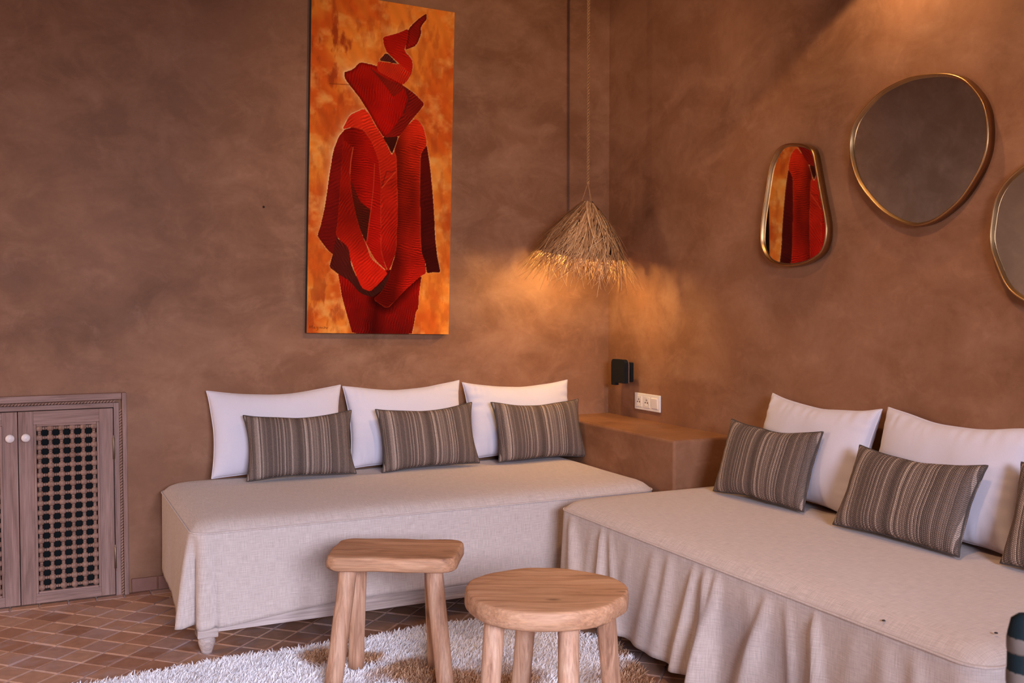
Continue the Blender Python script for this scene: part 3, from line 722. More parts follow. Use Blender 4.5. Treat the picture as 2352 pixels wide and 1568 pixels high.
def build_painting():
    nx, ny = 300, 660
    gx, gy = np.meshgrid(np.linspace(0, PW * 1000, nx), np.linspace(0, PH * 1000, ny)); X = gx.ravel(); Y = gy.ravel()
    def vnoise(sx, sy, seed, octs=4):
        out = np.zeros(X.size); amp = 1.0; tot = 0
        for o_ in range(octs):
            r_ = np.random.default_rng(seed * 31 + o_); n_ = 96; tab = r_.random((n_, n_))
            fx = X / sx * (2 ** o_) + 13.7 * o_; fy = Y / sy * (2 ** o_) + 7.1 * o_
            ix = np.floor(fx).astype(int); iy = np.floor(fy).astype(int); tx = fx - ix; ty = fy - iy; tx = tx * tx * (3 - 2 * tx); ty = ty * ty * (3 - 2 * ty)
            a = tab[iy % n_, ix % n_]; b = tab[iy % n_, (ix + 1) % n_]; c = tab[(iy + 1) % n_, ix % n_]; d = tab[(iy + 1) % n_, (ix + 1) % n_]
            out += amp * ((a * (1 - tx) + b * tx) * (1 - ty) + (c * (1 - tx) + d * tx) * ty); tot += amp; amp *= 0.55
        return out / tot
    wx = (vnoise(60, 60, 91) - 0.5) * 7; wy = (vnoise(60, 60, 92) - 0.5) * 7
    def smooth(poly):                                   # one Chaikin pass keeps corners fairly crisp
        q = []
        for (a, b) in zip(poly, poly[1:] + poly[:1]):
            q.append((a[0] * .86 + b[0] * .14, a[1] * .86 + b[1] * .14)); q.append((a[0] * .14 + b[0] * .86, a[1] * .14 + b[1] * .86))
        return q
    def inside(poly):
        r_ = np.zeros(X.size, bool); n_ = len(poly); xx = X + wx * 0.35; yy = Y + wy * 0.35
        for i in range(n_):
            x1, y1 = poly[i]; x2, y2 = poly[(i + 1) % n_]
            if y1 == y2: continue
            cnd = ((y1 > yy) != (y2 > yy)) & (xx < (x2 - x1) * (yy - y1) / (y2 - y1) + x1); r_ ^= cnd
        return r_
    def dist(poly):
        d = np.full(X.size, 1e9); xx = X + wx * 0.35; yy = Y + wy * 0.35
        for (a, b) in zip(poly, poly[1:] + poly[:1]):
            vx, vy = b[0] - a[0], b[1] - a[1]; L2 = vx * vx + vy * vy + 1e-9
            t_ = np.clip(((xx - a[0]) * vx + (yy - a[1]) * vy) / L2, 0, 1)
            d = np.minimum(d, np.hypot(xx - a[0] - t_ * vx, yy - a[1] - t_ * vy))
        return d
    def lerp(a, b, k): return a + (b - a) * k[:, None]
    cA = np.array([218, 122, 42.]); cB = np.array([198, 86, 28.]); cC = np.array([232, 166, 86.]); cD = np.array([150, 58, 24.])
    n1 = vnoise(150, 190, 1); n2 = vnoise(70, 60, 2); n3 = vnoise(36, 90, 3, 5)
    col = lerp(np.tile(cA, (X.size, 1)), cB, np.clip((n1 - 0.38) / 0.25, 0, 1))
    col = lerp(col, cC, np.clip((n2 - 0.50) / 0.30, 0, 1) * 0.75)
    left = np.exp(-(((X - 110) / 90) ** 2)) * np.exp(-(((Y - 1290) / 170) ** 2)); low = np.exp(-(((X - 90) / 90) ** 2)) * np.exp(-(((Y - 130) / 120) ** 2))
    col = lerp(col, cD, np.clip((n3 - 0.52) / 0.16, 0, 1) * np.clip(0.30 + 0.9 * left + 0.5 * low, 0, 0.9))
    stroke = np.sin((X * 0.8 + Y * 0.5) / 9 + 10 * n1); col *= (1 + 0.025 * stroke)[:, None]
    shapes = {k: smooth(v) for k, v in SH.items()}
    masks = {k: inside(v) for k, v in shapes.items()}
    sil = np.zeros(X.size, bool)
    for m_ in masks.values(): sil |= m_
    dmin = np.full(X.size, 1e9)
    dist_c = {k: dist(v) for k, v in shapes.items()}
    for k in shapes: dmin = np.minimum(dmin, dist_c[k])
    halo = 0.75 * np.exp(-dmin / 14) * np.clip((330 - X) / 160, 0, 1) * np.clip((Y - 420) / 300, 0, 1) * (0.55 + 0.9 * vnoise(60, 60, 8))
    line = np.exp(-(dmin / 2.6) ** 2) * np.clip(1.5 * vnoise(40, 40, 9) - 0.25, 0, 1)
    out_k = np.clip(halo + line, 0, 0.95) * (~sil)
    col = lerp(col, np.array([236, 186, 128.]), out_k)
    for k in SH:
        m_ = masks[k]; c0, c1, gd, sd, per, dep, el = SP[k]
        pts_ = np.array(SH[k]); pr = X * gd[0] + Y * gd[1]; pp = pts_[:, 0] * gd[0] + pts_[:, 1] * gd[1]
        kk = np.clip((pr - pp.min()) / (np.ptp(pp) + 1e-6), 0, 1)
        base = lerp(np.tile(np.array(c0, float), (X.size, 1)), np.array(c1, float), kk)
        a = R(sd); cxm, cym = pts_.mean(0)
        q = -(X - cxm) * math.sin(a) + (Y - cym) * math.cos(a); q2 = (X - cxm) * math.cos(a) + (Y - cym) * math.sin(a)
        q = q + q2 * q2 / 900.0 * (1 if k in ('lbody', 'lapel', 'wrapup', 'tail') else -0.5) + 34 * (vnoise(110, 110, 21) - 0.5) + 7 * (vnoise(26, 26, 22) - 0.5) + q2 * 0.02
        st_ = np.sin(2 * math.pi * q / (per * 1.35)); st_ = np.sign(st_) * np.abs(st_) ** 1.5; stn = vnoise(50, 50, 23); dep = dep * 1.15 * np.clip(2.4 * vnoise(38, 38, 27) - 0.65, 0.05, 1.2)
        base *= (1 + dep * st_ * (0.4 + 1.2 * stn))[:, None]
        base *= (0.84 + 0.32 * vnoise(90, 90, 29))[:, None]
        if k in ('rbody',):
            base *= (0.58 + 0.42 * np.clip((X - 428 - 10 * np.sin(Y / 40)) / 62, 0, 1))[:, None]
            base *= (1 - 0.35 * np.exp(-((X - 500) / 45) ** 2) * np.exp(-((Y - 640) / 190) ** 2))[:, None]
        if k == 'lbody': base *= (0.72 + 0.28 * np.clip((X - 205) / 70, 0, 1))[:, None]
        if k == 'larm': base *= (0.80 + 0.3 * np.clip((520 - Y) / 200, 0, 1))[:, None]
        if k == 'skirt':
            base *= (0.62 + 0.38 * np.clip(np.abs(X - 330 - (Y - 100) * 0.1) / 60, 0, 1))[:, None]
            base *= (0.55 + 0.45 * np.clip(dist_c['rbody'] / 40, 0, 1))[:, None]
        if k == 'head': base *= (0.70 + 0.30 * np.clip(dist_c['head'] / 16, 0, 1))[:, None]
        if k == 'tail': base *= (0.72 + 0.28 * np.clip(dist_c['tail'] / 12, 0, 1))[:, None]
        e = np.exp(-(dist_c[k] / 2.1) ** 2) * el * np.clip(2.2 * vnoise(45, 45, 33) - 0.6, 0, 1)
        base = lerp(base, np.array([226, 104, 58.]), np.clip(e, 0, 1))
        col[m_] = base[m_] * 0.97 * np.array([1.0, 0.86, 0.74])
    # thin seam lines inside the coat
    def stroke_line(pts_, wd, c, s_):
        d = np.full(X.size, 1e9)
        for a, b in zip(pts_, pts_[1:]):
            vx, vy = b[0] - a[0], b[1] - a[1]; L2 = vx * vx + vy * vy + 1e-9
            t_ = np.clip(((X - a[0]) * vx + (Y - a[1]) * vy) / L2, 0, 1); d = np.minimum(d, np.hypot(X - a[0] - t_ * vx, Y - a[1] - t_ * vy))
        k_ = np.exp(-(d / wd) ** 2) * s_
        col[:] = lerp(col, np.array(c, float), np.clip(k_, 0, 1))
    stroke_line([(206, 867), (196, 800), (193, 745)], 2.2, (222, 100, 60), 0.7)
    stroke_line([(312, 800), (308, 690), (300, 600), (292, 540), (280, 430)], 1.8, (214, 84, 48), 0.6)
    stroke_line([(350, 690), (385, 735), (416, 770)], 2.4, (216, 86, 44), 0.7)
    stroke_line([(350, 700), (372, 770), (395, 768), (414, 778)], 2.4, (86, 22, 16), 0.6)
    stroke_line([(88, 1150), (150, 1153), (210, 1158)], 1.6, (110, 40, 20), 0.75)
    stroke_line([(452, 1055), (476, 1121), (462, 1167)], 5.0, (78, 26, 24), 0.7)
    # signature scribble at the lower left
    sig = [[(12, 22), (14, 34), (19, 24), (25, 35), (27, 22)], [(32, 24), (37, 29), (34, 21), (41, 23)], [(46, 28), (49, 21), (53, 28), (52, 14), (46, 12)], [(58, 22), (63, 28), (66, 21), (72, 26), (76, 21)], [(82, 30), (81, 21), (88, 27), (93, 21), (99, 26)]]
    for q in sig: stroke_line(q, 1.3, (96, 44, 22), 0.75)
    col = np.clip(col, 0, 255) / 255.0
    lin = np.where(col <= 0.04045, col / 12.92, ((col + 0.055) / 1.055) ** 2.4)
    verts = np.zeros((X.size, 3)); verts[:, 0] = X / 1000; verts[:, 2] = Y / 1000
    i, j = np.meshgrid(np.arange(nx - 1), np.arange(ny - 1)); a = (j * nx + i).ravel()
    faces = np.stack([a, a + 1, a + nx + 1, a + nx], 1)
    me = bpy.data.meshes.new('painted_surface')
    me.vertices.add(len(verts)); me.vertices.foreach_set('co', verts.ravel())
    me.loops.add(faces.size); me.loops.foreach_set('vertex_index', faces.ravel())
    me.polygons.add(len(faces)); me.polygons.foreach_set('loop_start', np.arange(0, faces.size, 4)); me.update(calc_edges=True)
    at = me.color_attributes.new('paint', 'FLOAT_COLOR', 'POINT')
    rgba = np.ones((X.size, 4), np.float32); rgba[:, :3] = np.clip(lin, 0, 0.95); at.data.foreach_set('color', rgba.ravel())
    root = empty('canvas_painting', (1.1425, YW, 1.1175)); root.rotation_euler = (0, R(1.3), 0)
    tag(root, 'tall orange painting of a red robed and hooded figure', 'painting')
    f = link('painted_surface', me, 'paint', root); f.location = (0, -0.0395, 0)
    g = G(); g.box(0.0, PW, -0.039, -0.004, 0.0, PH, 0.0015); g.build('stretcher', 'canvas_edge', root)
build_painting()

# ------------------------------------------------------------------ mirrors
def resample(pts, n):
    P_ = [Vector((a, b)) for a, b in pts]; m = len(P_); out = []
    for i in range(m):
        p0, p1, p2, p3 = P_[i - 1], P_[i], P_[(i + 1) % m], P_[(i + 2) % m]
        for k in range(8):
            t_ = k / 8
            out.append(0.5 * ((2 * p1) + (p2 - p0) * t_ + (2 * p0 - 5 * p1 + 4 * p2 - p3) * t_ ** 2 + (3 * p1 - p0 - 3 * p2 + p3) * t_ ** 3))
    for _ in range(3):
        for __ in range(2): out = [(out[i - 1] + out[i] * 2 + out[(i + 1) % len(out)]) / 4 for i in range(len(out))]
    return out
def mirror(pts, label, depth=0.034, wid=0.0135, tilt=0.0):
    pts = resample(pts, 160); N = len(pts)
    cy = sum(p.x for p in pts) / N; cz = sum(p.y for p in pts) / N
    root = empty('wall_mirror', (XW, cy, cz)); tag(root, label, 'mirror', 'brass rimmed mirrors on the plaster wall')
    P2 = [Vector((p.x - cy, p.y - cz)) for p in pts]
    area = sum(P2[i - 1].x * P2[i].y - P2[i].x * P2[i - 1].y for i in range(N)); sg = 1 if area > 0 else -1
    nr = [Vector(((P2[(i + 1) % N] - P2[i - 1]).y, -(P2[(i + 1) % N] - P2[i - 1]).x)).normalized() * sg for i in range(N)]
    prof = [(0.0, -0.001), (0.0, -depth + 0.006), (-0.002, -depth + 0.002), (-0.006, -depth), (-wid + 0.006, -depth + 0.004), (-wid + 0.001, -depth + 0.010), (-wid, -depth + 0.016), (-wid, -0.002)]
    v = []; f = []; K = len(prof)
    for i in range(N):
        for d, x in prof: q = P2[i] + nr[i] * d; v.append((x, q.x, q.y))
    for i in range(N):
        for k in range(K): f.append((i * K + k, i * K + (k + 1) % K, ((i + 1) % N) * K + (k + 1) % K, ((i + 1) % N) * K + k))
    bm = bmesh.new(); me = mesh('frame', v, f, True); bm.from_mesh(me); bmesh.ops.recalc_face_normals(bm, faces=bm.faces); bm.to_mesh(me); bm.free()
    fr = link('frame', me, 'brass', root)
    gx = -depth + 0.013
    vv = [(gx, (P2[i] + nr[i] * (-wid + 0.0005)).x, (P2[i] + nr[i] * (-wid + 0.0005)).y) for i in range(N)]; vv2 = [(gx + 0.004, b, c) for a, b, c in vv]
    me = mesh('glass', vv + vv2, [tuple(range(N)), tuple(range(2 * N - 1, N - 1, -1))] + [(i, (i + 1) % N, N + (i + 1) % N, N + i) for i in range(N)])
    bm = bmesh.new(); bm.from_mesh(me); bmesh.ops.recalc_face_normals(bm, faces=bm.faces); bm.to_mesh(me); bm.free()
    gl = link('glass', me, 'mirror', root)
    root.rotation_euler = (0, 0, tilt)
    if tilt: root.location.x -= abs(math.sin(tilt)) * 0.18
    return root
mirror([(3.096,1.889),(3.148,1.895),(3.196,1.886),(3.233,1.851),(3.259,1.8),(3.28,1.711),(3.301,1.621),(3.311,1.547),(3.308,1.495),(3.282,1.45),(3.237,1.419),(3.156,1.402),(3.079,1.402),(3.004,1.414),(2.941,1.442),(2.913,1.481),(2.905,1.528),(2.91,1.572),(2.935,1.659),(2.96,1.747),(2.986,1.836),(3.016,1.864),(3.056,1.88)],
       'small pebble-shaped brass mirror reflecting the painting', tilt=-0.042)
mirror([(2.815,1.851),(2.791,1.921),(2.735,1.972),(2.656,2.015),(2.544,2.036),(2.451,2.031),(2.376,2.017),(2.316,1.99),(2.271,1.949),(2.232,1.894),(2.214,1.827),(2.214,1.754),(2.234,1.693),(2.271,1.638),(2.315,1.589),(2.374,1.55),(2.428,1.526),(2.498,1.517),(2.572,1.537),(2.649,1.578),(2.713,1.632),(2.771,1.698),(2.805,1.776)],
       'large rounded brass mirror, highest on the wall')
mirror([(2.010,1.700),(2.082,1.679),(2.148,1.636),(2.186,1.582),(2.2,1.52),(2.204,1.441),(2.172,1.361),(2.135,1.297),(2.073,1.255),(2.0,1.238),(1.92,1.25),(1.85,1.30),(1.80,1.38),(1.785,1.47),(1.80,1.56),(1.85,1.64),(1.93,1.69)],
       'brass mirror cut off by the right edge of the picture')

# ------------------------------------------------------------------ straw pendant lamp
LX, LY = 2.427, 4.179
lamp = empty('pendant_lamp', (LX, LY, 1.470)); lamp.scale = (1.048,) * 3; tag(lamp, 'straw fringed pendant lamp hanging on a hemp cord in the corner', 'lamp')
ZT = 1.728 - 1.46
PROF = [(0.0, 0.016), (0.02, 0.036), (0.083, 0.094), (0.156, 0.147), (0.238, 0.190), (0.30, 0.222), (0.42, 0.270)]   # depth below apex, radius
def prof_r(d):
    for (a, ra), (b, rb) in zip(PROF, PROF[1:]):
        if d <= b: return ra + (rb - ra) * (d - a) / (b - a)
    return PROF[-1][1] + (d - PROF[-1][0]) * 0.3
g = G(); pr = [(max(0.004, prof_r(d) - 0.012), ZT - 0.008 - d) for d in np.linspace(0, 0.248, 15)]
g.lathe(pr + [(r - 0.006, z) for r, z in pr[::-1]], 'Z', n=40)
lining = tag(g.build('shade_lining', 'basket', lamp), 'woven cone lining')
rs = random.Random(3); g = G()
def blade(phi, d0, length, swirl, lift, wd):
    n = 6; L_ = []; Rr = []
    for k in range(n + 1):
        t_ = k / n; d = d0 + length * t_
        r = prof_r(d) + lift * t_ ** 1.4 + 0.003
        if d > 0.24: r += (d - 0.24) * rs_out
        ph = phi + swirl * t_
        c_ = Vector((r * math.cos(ph), r * math.sin(ph), ZT - d + 0.02 * lift / 0.05 * t_ * (1 - t_)))
        tang = Vector((-math.sin(ph), math.cos(ph), 0)); ww = wd * (1 - 0.75 * t_)
        L_.append(c_ - tang * ww); Rr.append(c_ + tang * ww)
    g.add(L_ + Rr, [(k, k + 1, n + 2 + k, n + 1 + k) for k in range(n)], True)
for i in range(1250):
    d0 = rs.random() ** 0.8 * 0.20
    rs_out = rs.uniform(-0.1, 0.35)
    blade(rs.uniform(0, 2 * math.pi), d0, rs.uniform(0.11, 0.20), rs.gauss(-0.28, 0.34), rs.uniform(-0.004, 0.034), rs.uniform(0.0014, 0.0038))
for i in range(230):                                         # loose fringe
    rs_out = rs.uniform(-0.5, 0.5)
    blade(rs.uniform(0, 2 * math.pi), rs.uniform(0.14, 0.21), rs.uniform(0.13, 0.22), rs.gauss(-0.12, 0.30), rs.uniform(-0.02, 0.03), rs.uniform(0.0012, 0.0026))
so = g.build('straw_fringe', 'straw', lamp); tag(so, 'ragged straw thatch', kind='stuff')
TILT = Matrix.Translation((0, 0, ZT)) @ Matrix.Rotation(R(9.0), 4, Vector((math.cos(TH) + math.sin(TH), math.sin(TH) - math.cos(TH), 0)).normalized()) @ Matrix.Translation((0, 0, -ZT))
so.matrix_local = TILT; lining.matrix_local = TILT
zt = ZT - 0.01; kn = 1.803 - 1.46
for a in (0.4, 2.5, 4.6): G().tube([(0.030 * math.cos(a), 0.030 * math.sin(a), zt), (0.008 * math.cos(a), 0.008 * math.sin(a), kn - 0.02), (0, 0, kn)], 0.0018, 6).build('suspension_string', 'rope', lamp)
g = G(); n = 520; ztop = (ZC - 1.470) / 1.048
for ph in (0, math.pi):
    g.tube([(0.0042 * math.cos(ph + k * 0.55), 0.0042 * math.sin(ph + k * 0.55), kn + (ztop - kn) * k / n) for k in range(n + 1)], 0.0036, 6)
g.lathe([(0.0, kn - 0.010), (0.007, kn - 0.005), (0.008, kn), (0.007, kn + 0.006), (0.0, kn + 0.010)], 'Z', n=10)
g.build('hemp_cord', 'rope', lamp)
g = G(); g.lathe([(0.016, 0.09), (0.019, 0.085), (0.019, 0.045), (0.015, 0.04)], 'Z', n=16); g.tube([(0, 0, 0.09), (0.020, -0.036, 0.15), (0.035, -0.062, ZT - 0.035)], 0.003, 6); q = g.build('bulb_socket', 'black', lamp); q.location = (-0.035, 0.062, 0.024)
g = G(); g.lathe([(0.0, -0.010), (0.012, -0.008), (0.021, 0.001), (0.024, 0.012), (0.021, 0.024), (0.014, 0.036), (0.013, 0.045)], 'Z', n=18); q = g.build('bulb', 'bulb', lamp); q.location = (-0.035, 0.062, 0.024)

# ------------------------------------------------------------------ black reading lamp and socket plate on the mirror wall
rl = empty('reading_lamp', (XW, 4.335, 0.90)); tag(rl, 'small black reading lamp on the wall above the ledge', 'lamp')
def rr_prism(y0, y1, z0, z1, rad_, x0, x1, corners=(1, 1, 1, 1)):
    pts = []
    for (cy, cz, a0), on in zip(((y1 - rad_, z1 - rad_, 0), (y0 + rad_, z1 - rad_, 90), (y0 + rad_, z0 + rad_, 180), (y1 - rad_, z0 + rad_, 270)), corners):
        if on:
            for k in range(7): a = R(a0 + 15 * k); pts.append((cy + rad_ * math.cos(a), cz + rad_ * math.sin(a)))
        else: pts.append((cy + rad_ * (1 if a0 in (0, 270) else -1), cz + rad_ * (1 if a0 in (0, 90) else -1)))
    n = len(pts); g = G()
    g.add([(x0, a, b) for a, b in pts] + [(x1, a, b) for a, b in pts], [tuple(range(n)), tuple(range(2 * n - 1, n - 1, -1))] + [(i, n + i, n + (i + 1) % n, (i + 1) % n) for i in range(n)])
    return g
g = rr_prism(-0.062, 0.066, -0.052, 0.068, 0.022, -0.088, -0.066, (1, 1, 0, 0)); g.box(-0.088, -0.066, 0.028, 0.066, -0.066, -0.050, 0.001); g.build('lamp_head', 'black', rl)
g = rr_prism(-0.066, 0.060, -0.050, 0.066, 0.022, -0.066, -0.062, (1, 1, 0, 0)); g.build('trim_plate', 'steel', rl)
g = rr_prism(-0.010, 0.070, -0.050, 0.050, 0.006, -0.018, -0.001); g.box(-0.062, -0.016, 0.005, 0.035, -0.02, 0.02, 0.002); g.build('wall_mount', 'black', rl)

sp = empty('socket_plate', (XW, 4.187, 0.7575)); tag(sp, 'white double socket and switch plate on the wall above the ledge', 'socket')
def yb(g, y0, y1, z0, z1, x0, x1, b=0.001): return g.box(x0, x1, y0, y1, z0, z1, b)
g = G(); yb(g, -0.113, 0.113, -0.042, 0.042, -0.010, -0.0005, 0.003); g.build('cover_plate', 'plastic', sp)
for cy in (0.071, 0.0):
    g = G(); yb(g, cy - 0.0275, cy + 0.0275, -0.0275, 0.0275, -0.0125, -0.009, 0.001); q = g.build('socket', 'plastic', sp)
    g = G(); g.lathe([(0.0, -0.0127), (0.0195, -0.0127), (0.0205, -0.0132), (0.0212, -0.0127), (0.0212, -0.0120)], 'X', (0, cy, 0), 24); g.build('socket_ring', 'plastic', q)
    for dy, dz, r_ in ((0.0095, -0.002, 0.0038), (-0.0095, -0.002, 0.0038), (0.0, 0.010, 0.003)): G().lathe([(0.0, -0.0136), (r_, -0.0136), (r_, -0.0128)], 'X', (0, cy + dy, dz), 12).build('pin_hole', 'hole', q)
g = G(); yb(g, -0.0985, -0.0435, -0.0275, 0.0275, -0.0125, -0.009, 0.001)
v = [(-0.0125, -0.097, -0.026), (-0.0125, -0.045, -0.026), (-0.0125, -0.045, 0.026), (-0.0125, -0.097, 0.026), (-0.0165, -0.097, 0.024), (-0.0165, -0.045, 0.024), (-0.0135, -0.045, -0.024), (-0.0135, -0.097, -0.024)]
g.add(v, [(4, 5, 6, 7), (3, 2, 5, 4), (0, 7, 6, 1), (0, 3, 4, 7), (1, 6, 5, 2)]); g.build('rocker_switch', 'plastic', sp)

# ------------------------------------------------------------------ stools
def slab(outline, z0, z1, seed, dip=0.0, edge=0.007):
    N = len(outline); c = sum((Vector(p) for p in outline), Vector((0, 0))) / N; v = []; f = []
    prof = [(0.10, z0), (0.008, z0 + 0.001), (0.0, z0 + 0.007), (-0.001, z0 + (z1 - z0) * 0.55), (0.002, z1 - edge), (0.005, z1 - edge * 0.3), (0.010, z1 - 0.0008), (0.03, z1), (0.08, z1 - dip * 0.5), (0.14, z1 - dip)]
    for d, z in prof:
        for p in outline:
            q = Vector(p); r = (q - c).length; q2 = c + (q - c) * (max(0.02, r - d) / r)
            nz = noise.noise(Vector((q2.x * 14 + seed, q2.y * 14, z * 30)))
            q2 = q2 + (q - c).normalized() * 0.003 * nz * (1 if d < 0.02 else 0)
            v.append((q2.x, q2.y, z + 0.0022 * nz))
    K = len(prof)
    for k in range(K - 1):
        for i in range(N): f.append((k * N + i, k * N + (i + 1) % N, (k + 1) * N + (i + 1) % N, (k + 1) * N + i))
    f.append(tuple(range(N))[::-1]); f.append(tuple((K - 1) * N + i for i in range(N)))
    return mesh('seat', v, f, True)
def stool_leg(g, top, bot, r0, r1, seed, flat=0.12):
    top, bot = Vector(top), Vector(bot); n = 9; ns = 14; d = (bot - top).normalized(); a = d.orthogonal().normalized(); b = d.cross(a); vs = []; fs = []
    for k in range(n + 1):
        t_ = k / n; p = top.lerp(bot, t_); r = r0 + (r1 - r0) * t_
        for i in range(ns):
            an = 2 * math.pi * i / ns
            rr = r * (1 + 0.06 * noise.noise(Vector((seed * 3 + math.cos(an) * 1.2, math.sin(an) * 1.2, t_ * 3))) - flat * 0.35 * max(0, math.cos(4 * an + seed)))
            vs.append(p + (a * math.cos(an) + b * math.sin(an)) * rr)
    for k in range(n):
        for i in range(ns): fs.append((k * ns + i, k * ns + (i + 1) % ns, (k + 1) * ns + (i + 1) % ns, (k + 1) * ns + i))
    fs.append(tuple(range(ns))[::-1]); fs.append(tuple(n * ns + i for i in range(ns)))
    return g.add(vs, fs, True)
def make_stool(name, loc, rz, outline, zt, th, legs, label, mat='stool_x', seed=0, dip=0.003):
    root = empty(name, loc, rz); tag(root, label, 'stool', 'rustic wooden stools on the rug')
    link('seat', slab(outline, zt - th, zt, seed, dip), mat, root)
    for i, (tx, ty, bx, by, r0, r1) in enumerate(legs):
        g = G(); stool_leg(g, (tx, ty, zt - th + 0.012), (bx, by, 0.0), r0, r1, seed + i * 1.7); g.build('leg', 'stool_z', root)
    return root
def rrect(w_, d_, r_, seed, wob=0.006):
    pts = []
    def edge(a, b, n):
        for k in range(n): pts.append(Vector(a).lerp(Vector(b), k / n))
    hx, hy = w_ / 2, d_ / 2
    for cx, cy, a0 in ((hx - r_, hy - r_, 0), (-hx + r_, hy - r_, 90), (-hx + r_, -hy + r_, 180), (hx - r_, -hy + r_, 270)):
        for k in range(9): a = R(a0 + 90 * k / 9); pts.append(Vector((cx + r_ * math.cos(a), cy + r_ * math.sin(a))))
        a = R(a0 + 90); s_ = Vector((cx + r_ * math.cos(a), cy + r_ * math.sin(a)))
        e_ = {0: Vector((-hx + r_, hy)), 90: Vector((-hx, -hy + r_)), 180: Vector((hx - r_, -hy)), 270: Vector((hx, hy - r_))}[a0]
        edge(s_, e_, 12)
    return [p + p.normalized() * wob * noise.noise(Vector((p.x * 8, p.y * 8, seed))) for p in pts]
RZ = 0.020                                              # pile height the stools stand on
o1 = rrect(0.425, 0.272, 0.050, 3)
make_stool('stool', (1.076, 3.105, RZ), R(-29.4), o1, 0.425, 0.048,
           [(-0.140, -0.085, -0.185, -0.120, 0.029, 0.029), (0.135, -0.085, 0.180, -0.125, 0.030, 0.029), (-0.140, 0.070, -0.150, 0.060, 0.028, 0.028), (0.108, 0.072, 0.118, 0.090, 0.028, 0.028)],
           'rectangular weathered wood stool in front of the long daybed', seed=2)
o2 = []
for k in range(72):
    a = 2 * math.pi * k / 72
    r = 0.232 * (1 + 0.012 * math.sin(3 * a + 1) + 0.010 * math.sin(5 * a) + 0.006 * noise.noise(Vector((math.cos(a) * 4, math.sin(a) * 4, 2))))
    if abs(a - 5.75) < 0.22: r -= 0.006 * (1 - abs(a - 5.75) / 0.22)
    o2.append(Vector((r * math.cos(a), r * math.sin(a) * 0.985)))
make_stool('stool', (1.305, 2.478, RZ), R(-26), o2, 0.425, 0.055,
           [(-0.143, -0.095, -0.166, -0.150, 0.030, 0.029), (0.057, -0.135, 0.053, -0.200, 0.029, 0.029), (-0.049, 0.120, -0.076, 0.165, 0.029, 0.029), (0.172, 0.078, 0.208, 0.124, 0.030, 0.029)],
           'round weathered wood stool nearest the camera', seed=9)

# ------------------------------------------------------------------ rug
RUG = [(-0.35, 3.44), (0.10, 3.475), (0.70, 3.520), (1.08, 3.505), (1.40, 3.555), (1.62, 3.50), (1.80, 3.28), (1.915, 3.09), (1.86, 2.86), (1.80, 2.62), (1.77, 2.2), (1.76, 1.75), (1.2, 1.72), (0.3, 1.72), (-0.33, 1.75)]
rug = empty('shag_rug', (0.8, 2.6, 0.0)); tag(rug, 'shaggy cream wool rug with tan patches under the stools', 'rug')
n = len(RUG); rv = [(x - 0.8, y - 2.6) for x, y in RUG]
g = G(); g.add([(a, b, 0.0015) for a, b in rv] + [(a, b, 0.008) for a, b in rv], [tuple(range(n)), tuple(range(2 * n - 1, n - 1, -1))] + [(i, (i + 1) % n, n + (i + 1) % n, n + i) for i in range(n)])
me = g.mesh('backing'); bm = bmesh.new(); bm.from_mesh(me); bmesh.ops.recalc_face_normals(bm, faces=bm.faces); bm.to_mesh(me); bm.free()
link('backing', me, 'wool', rug)
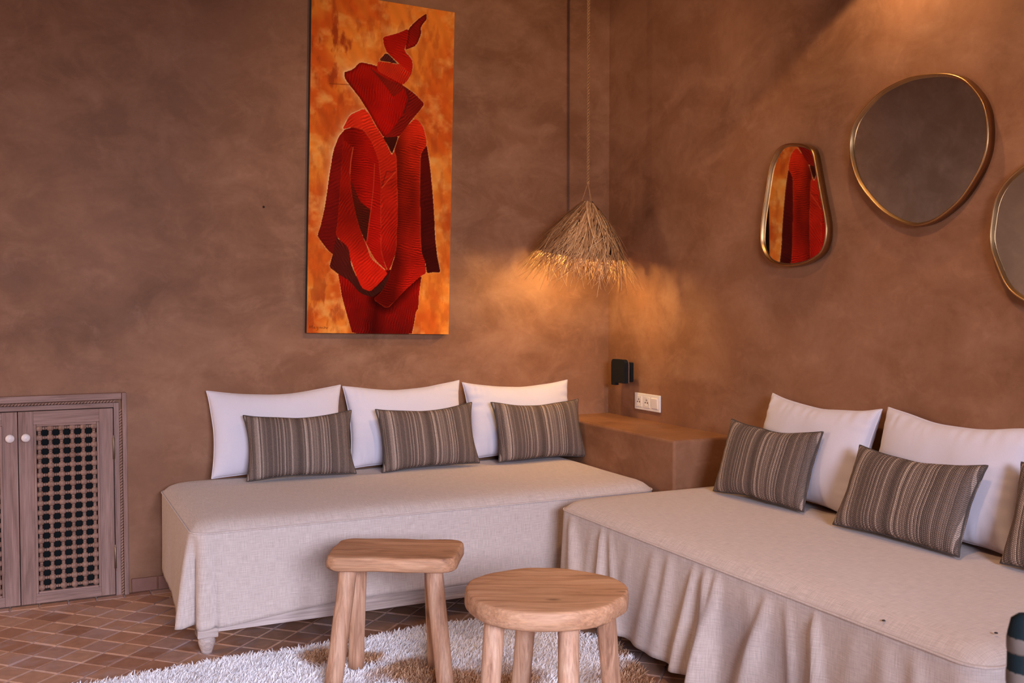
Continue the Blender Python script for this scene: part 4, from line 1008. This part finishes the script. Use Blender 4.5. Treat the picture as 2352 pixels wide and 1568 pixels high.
def pile():
    nt = 95000
    X = rng.uniform(-0.40, 1.95, nt * 2); Y = 3.58 - (rng.random(nt * 2) ** 1.35) * 1.85
    ins = np.zeros(X.size, bool)
    for (x1, y1), (x2, y2) in zip(RUG, RUG[1:] + RUG[:1]):
        if y1 == y2: continue
        ins ^= ((y1 > Y) != (y2 > Y)) & (X < (x2 - x1) * (Y - y1) / (y2 - y1) + x1)
    X = X[ins][:nt]; Y = Y[ins][:nt]; m = X.size
    dirf = np.array([noise.noise(Vector((a * 5, b * 5, 0))) for a, b in zip(X[::1], Y[::1])]) * 3.0 + rng.normal(0, 1.1, m)
    Ln = rng.uniform(0.016, 0.034, m); lean = rng.uniform(0.25, 1.0, m); wd = rng.uniform(0.0010, 0.0024, m)
    dx, dy = np.cos(dirf), np.sin(dirf); px, py = -dy, dx
    yaw = rng.uniform(0, math.pi, m); wx_, wy_ = np.cos(yaw), np.sin(yaw)
    V = np.zeros((m, 7, 3)); ts = (0.0, 0.45, 0.8, 1.0)
    k = 0
    for q, t_ in enumerate(ts):
        cx = X + dx * Ln * lean * t_ ** 1.6 * 0.9; cy = Y + dy * Ln * lean * t_ ** 1.6 * 0.9; cz = 0.006 + Ln * np.sqrt(np.clip(1 - 0.55 * lean ** 2, 0.1, 1)) * (t_ - 0.18 * t_ ** 3)
        ww = wd * (1.0, 0.95, 0.7, 0.0)[q]
        if q < 3:
            V[:, k] = np.stack([cx - wx_ * ww, cy - wy_ * ww, cz], 1); V[:, k + 1] = np.stack([cx + wx_ * ww, cy + wy_ * ww, cz], 1); k += 2
        else: V[:, k] = np.stack([cx, cy, cz], 1)
    V[:, :, 0] -= 0.8; V[:, :, 1] -= 2.6
    b = (np.arange(m) * 7)[:, None]
    tri = np.concatenate([b + np.array([q]) for q in ((0, 1, 3), (0, 3, 2), (2, 3, 5), (2, 5, 4), (4, 5, 6))], 0)
    me = bpy.data.meshes.new('wool_pile'); me.vertices.add(m * 7); me.vertices.foreach_set('co', V.reshape(-1))
    me.loops.add(tri.size); me.loops.foreach_set('vertex_index', tri.ravel().astype(np.int32)); me.polygons.add(len(tri)); me.polygons.foreach_set('loop_start', np.arange(0, tri.size, 3))
    me.polygons.foreach_set('use_smooth', np.ones(len(tri), bool)); me.update(calc_edges=True)
    tag(link('wool_pile', me, 'wool', rug), kind='stuff')
pile()

# ------------------------------------------------------------------ dark chair whose corner shows at the right edge
ch = empty('painted_chair', (1.4215, 1.0945, 0), R(-35)); tag(ch, 'dark teal chair with faded beige pattern at the lower right edge', 'chair')
for x in (0.03, 0.47):
    g = G(); g.tube([(x, 0.0, 0.0), (x, 0.0, 0.715), (x, 0.0, 0.738), (x, 0.0, 0.747)], [0.026, 0.026, 0.021, 0.010], 14); g.build('back_post', 'chairpaint', ch)
    g = G(); g.tube([(x, -0.42, 0.0), (x, -0.42, 0.43)], 0.024, 12); g.build('leg', 'chairpaint', ch)
for z0, z1 in ((0.61, 0.68), (0.48, 0.52)):
    g = G(); g.box(0.05, 0.45, -0.012, 0.012, z0, z1, 0.004); g.build('back_rail', 'chairpaint', ch)
g = G(); g.box(0.0, 0.5, -0.45, 0.02, 0.42, 0.46, 0.008); g.build('seat', 'chairpaint', ch)
for zz in (0.698, 0.642):
    g = G(); g.lathe([(0.0262, zz - 0.013), (0.0270, zz - 0.009), (0.0270, zz + 0.009), (0.0262, zz + 0.013)], 'Z', (0.03, 0, 0), 14); g.build('painted_band', 'chairmotif', ch)

# ------------------------------------------------------------------ specks on the bedspread, nail in the wall
for i, (x, y, z, lab) in enumerate(((1.893, 1.797, 0.4645, 'tiny dark speck near the front edge of the mirror-side bedspread'), (2.003, 1.565, 0.4870, 'tiny dark speck by the chair end of the mirror-side bedspread'))):
    g = G(); g.lathe([(0.0, 0.0), (0.0045, 0.0005), (0.0035, 0.003), (0.0, 0.004)], 'Z', n=8); o = g.build('lint_speck', 'speck'); o.location = (x, y, z); tag(o, lab, 'speck', 'specks on the bedspread')
g = G(); g.lathe([(0.0035, 0.0), (0.0035, -0.004), (0.005, -0.005), (0.0, -0.007)], 'Y', n=10); o = g.build('wall_nail', 'speck'); o.location = (0.959, YW, 1.69); tag(o, 'small dark nail in the bare wall left of the painting', 'nail')
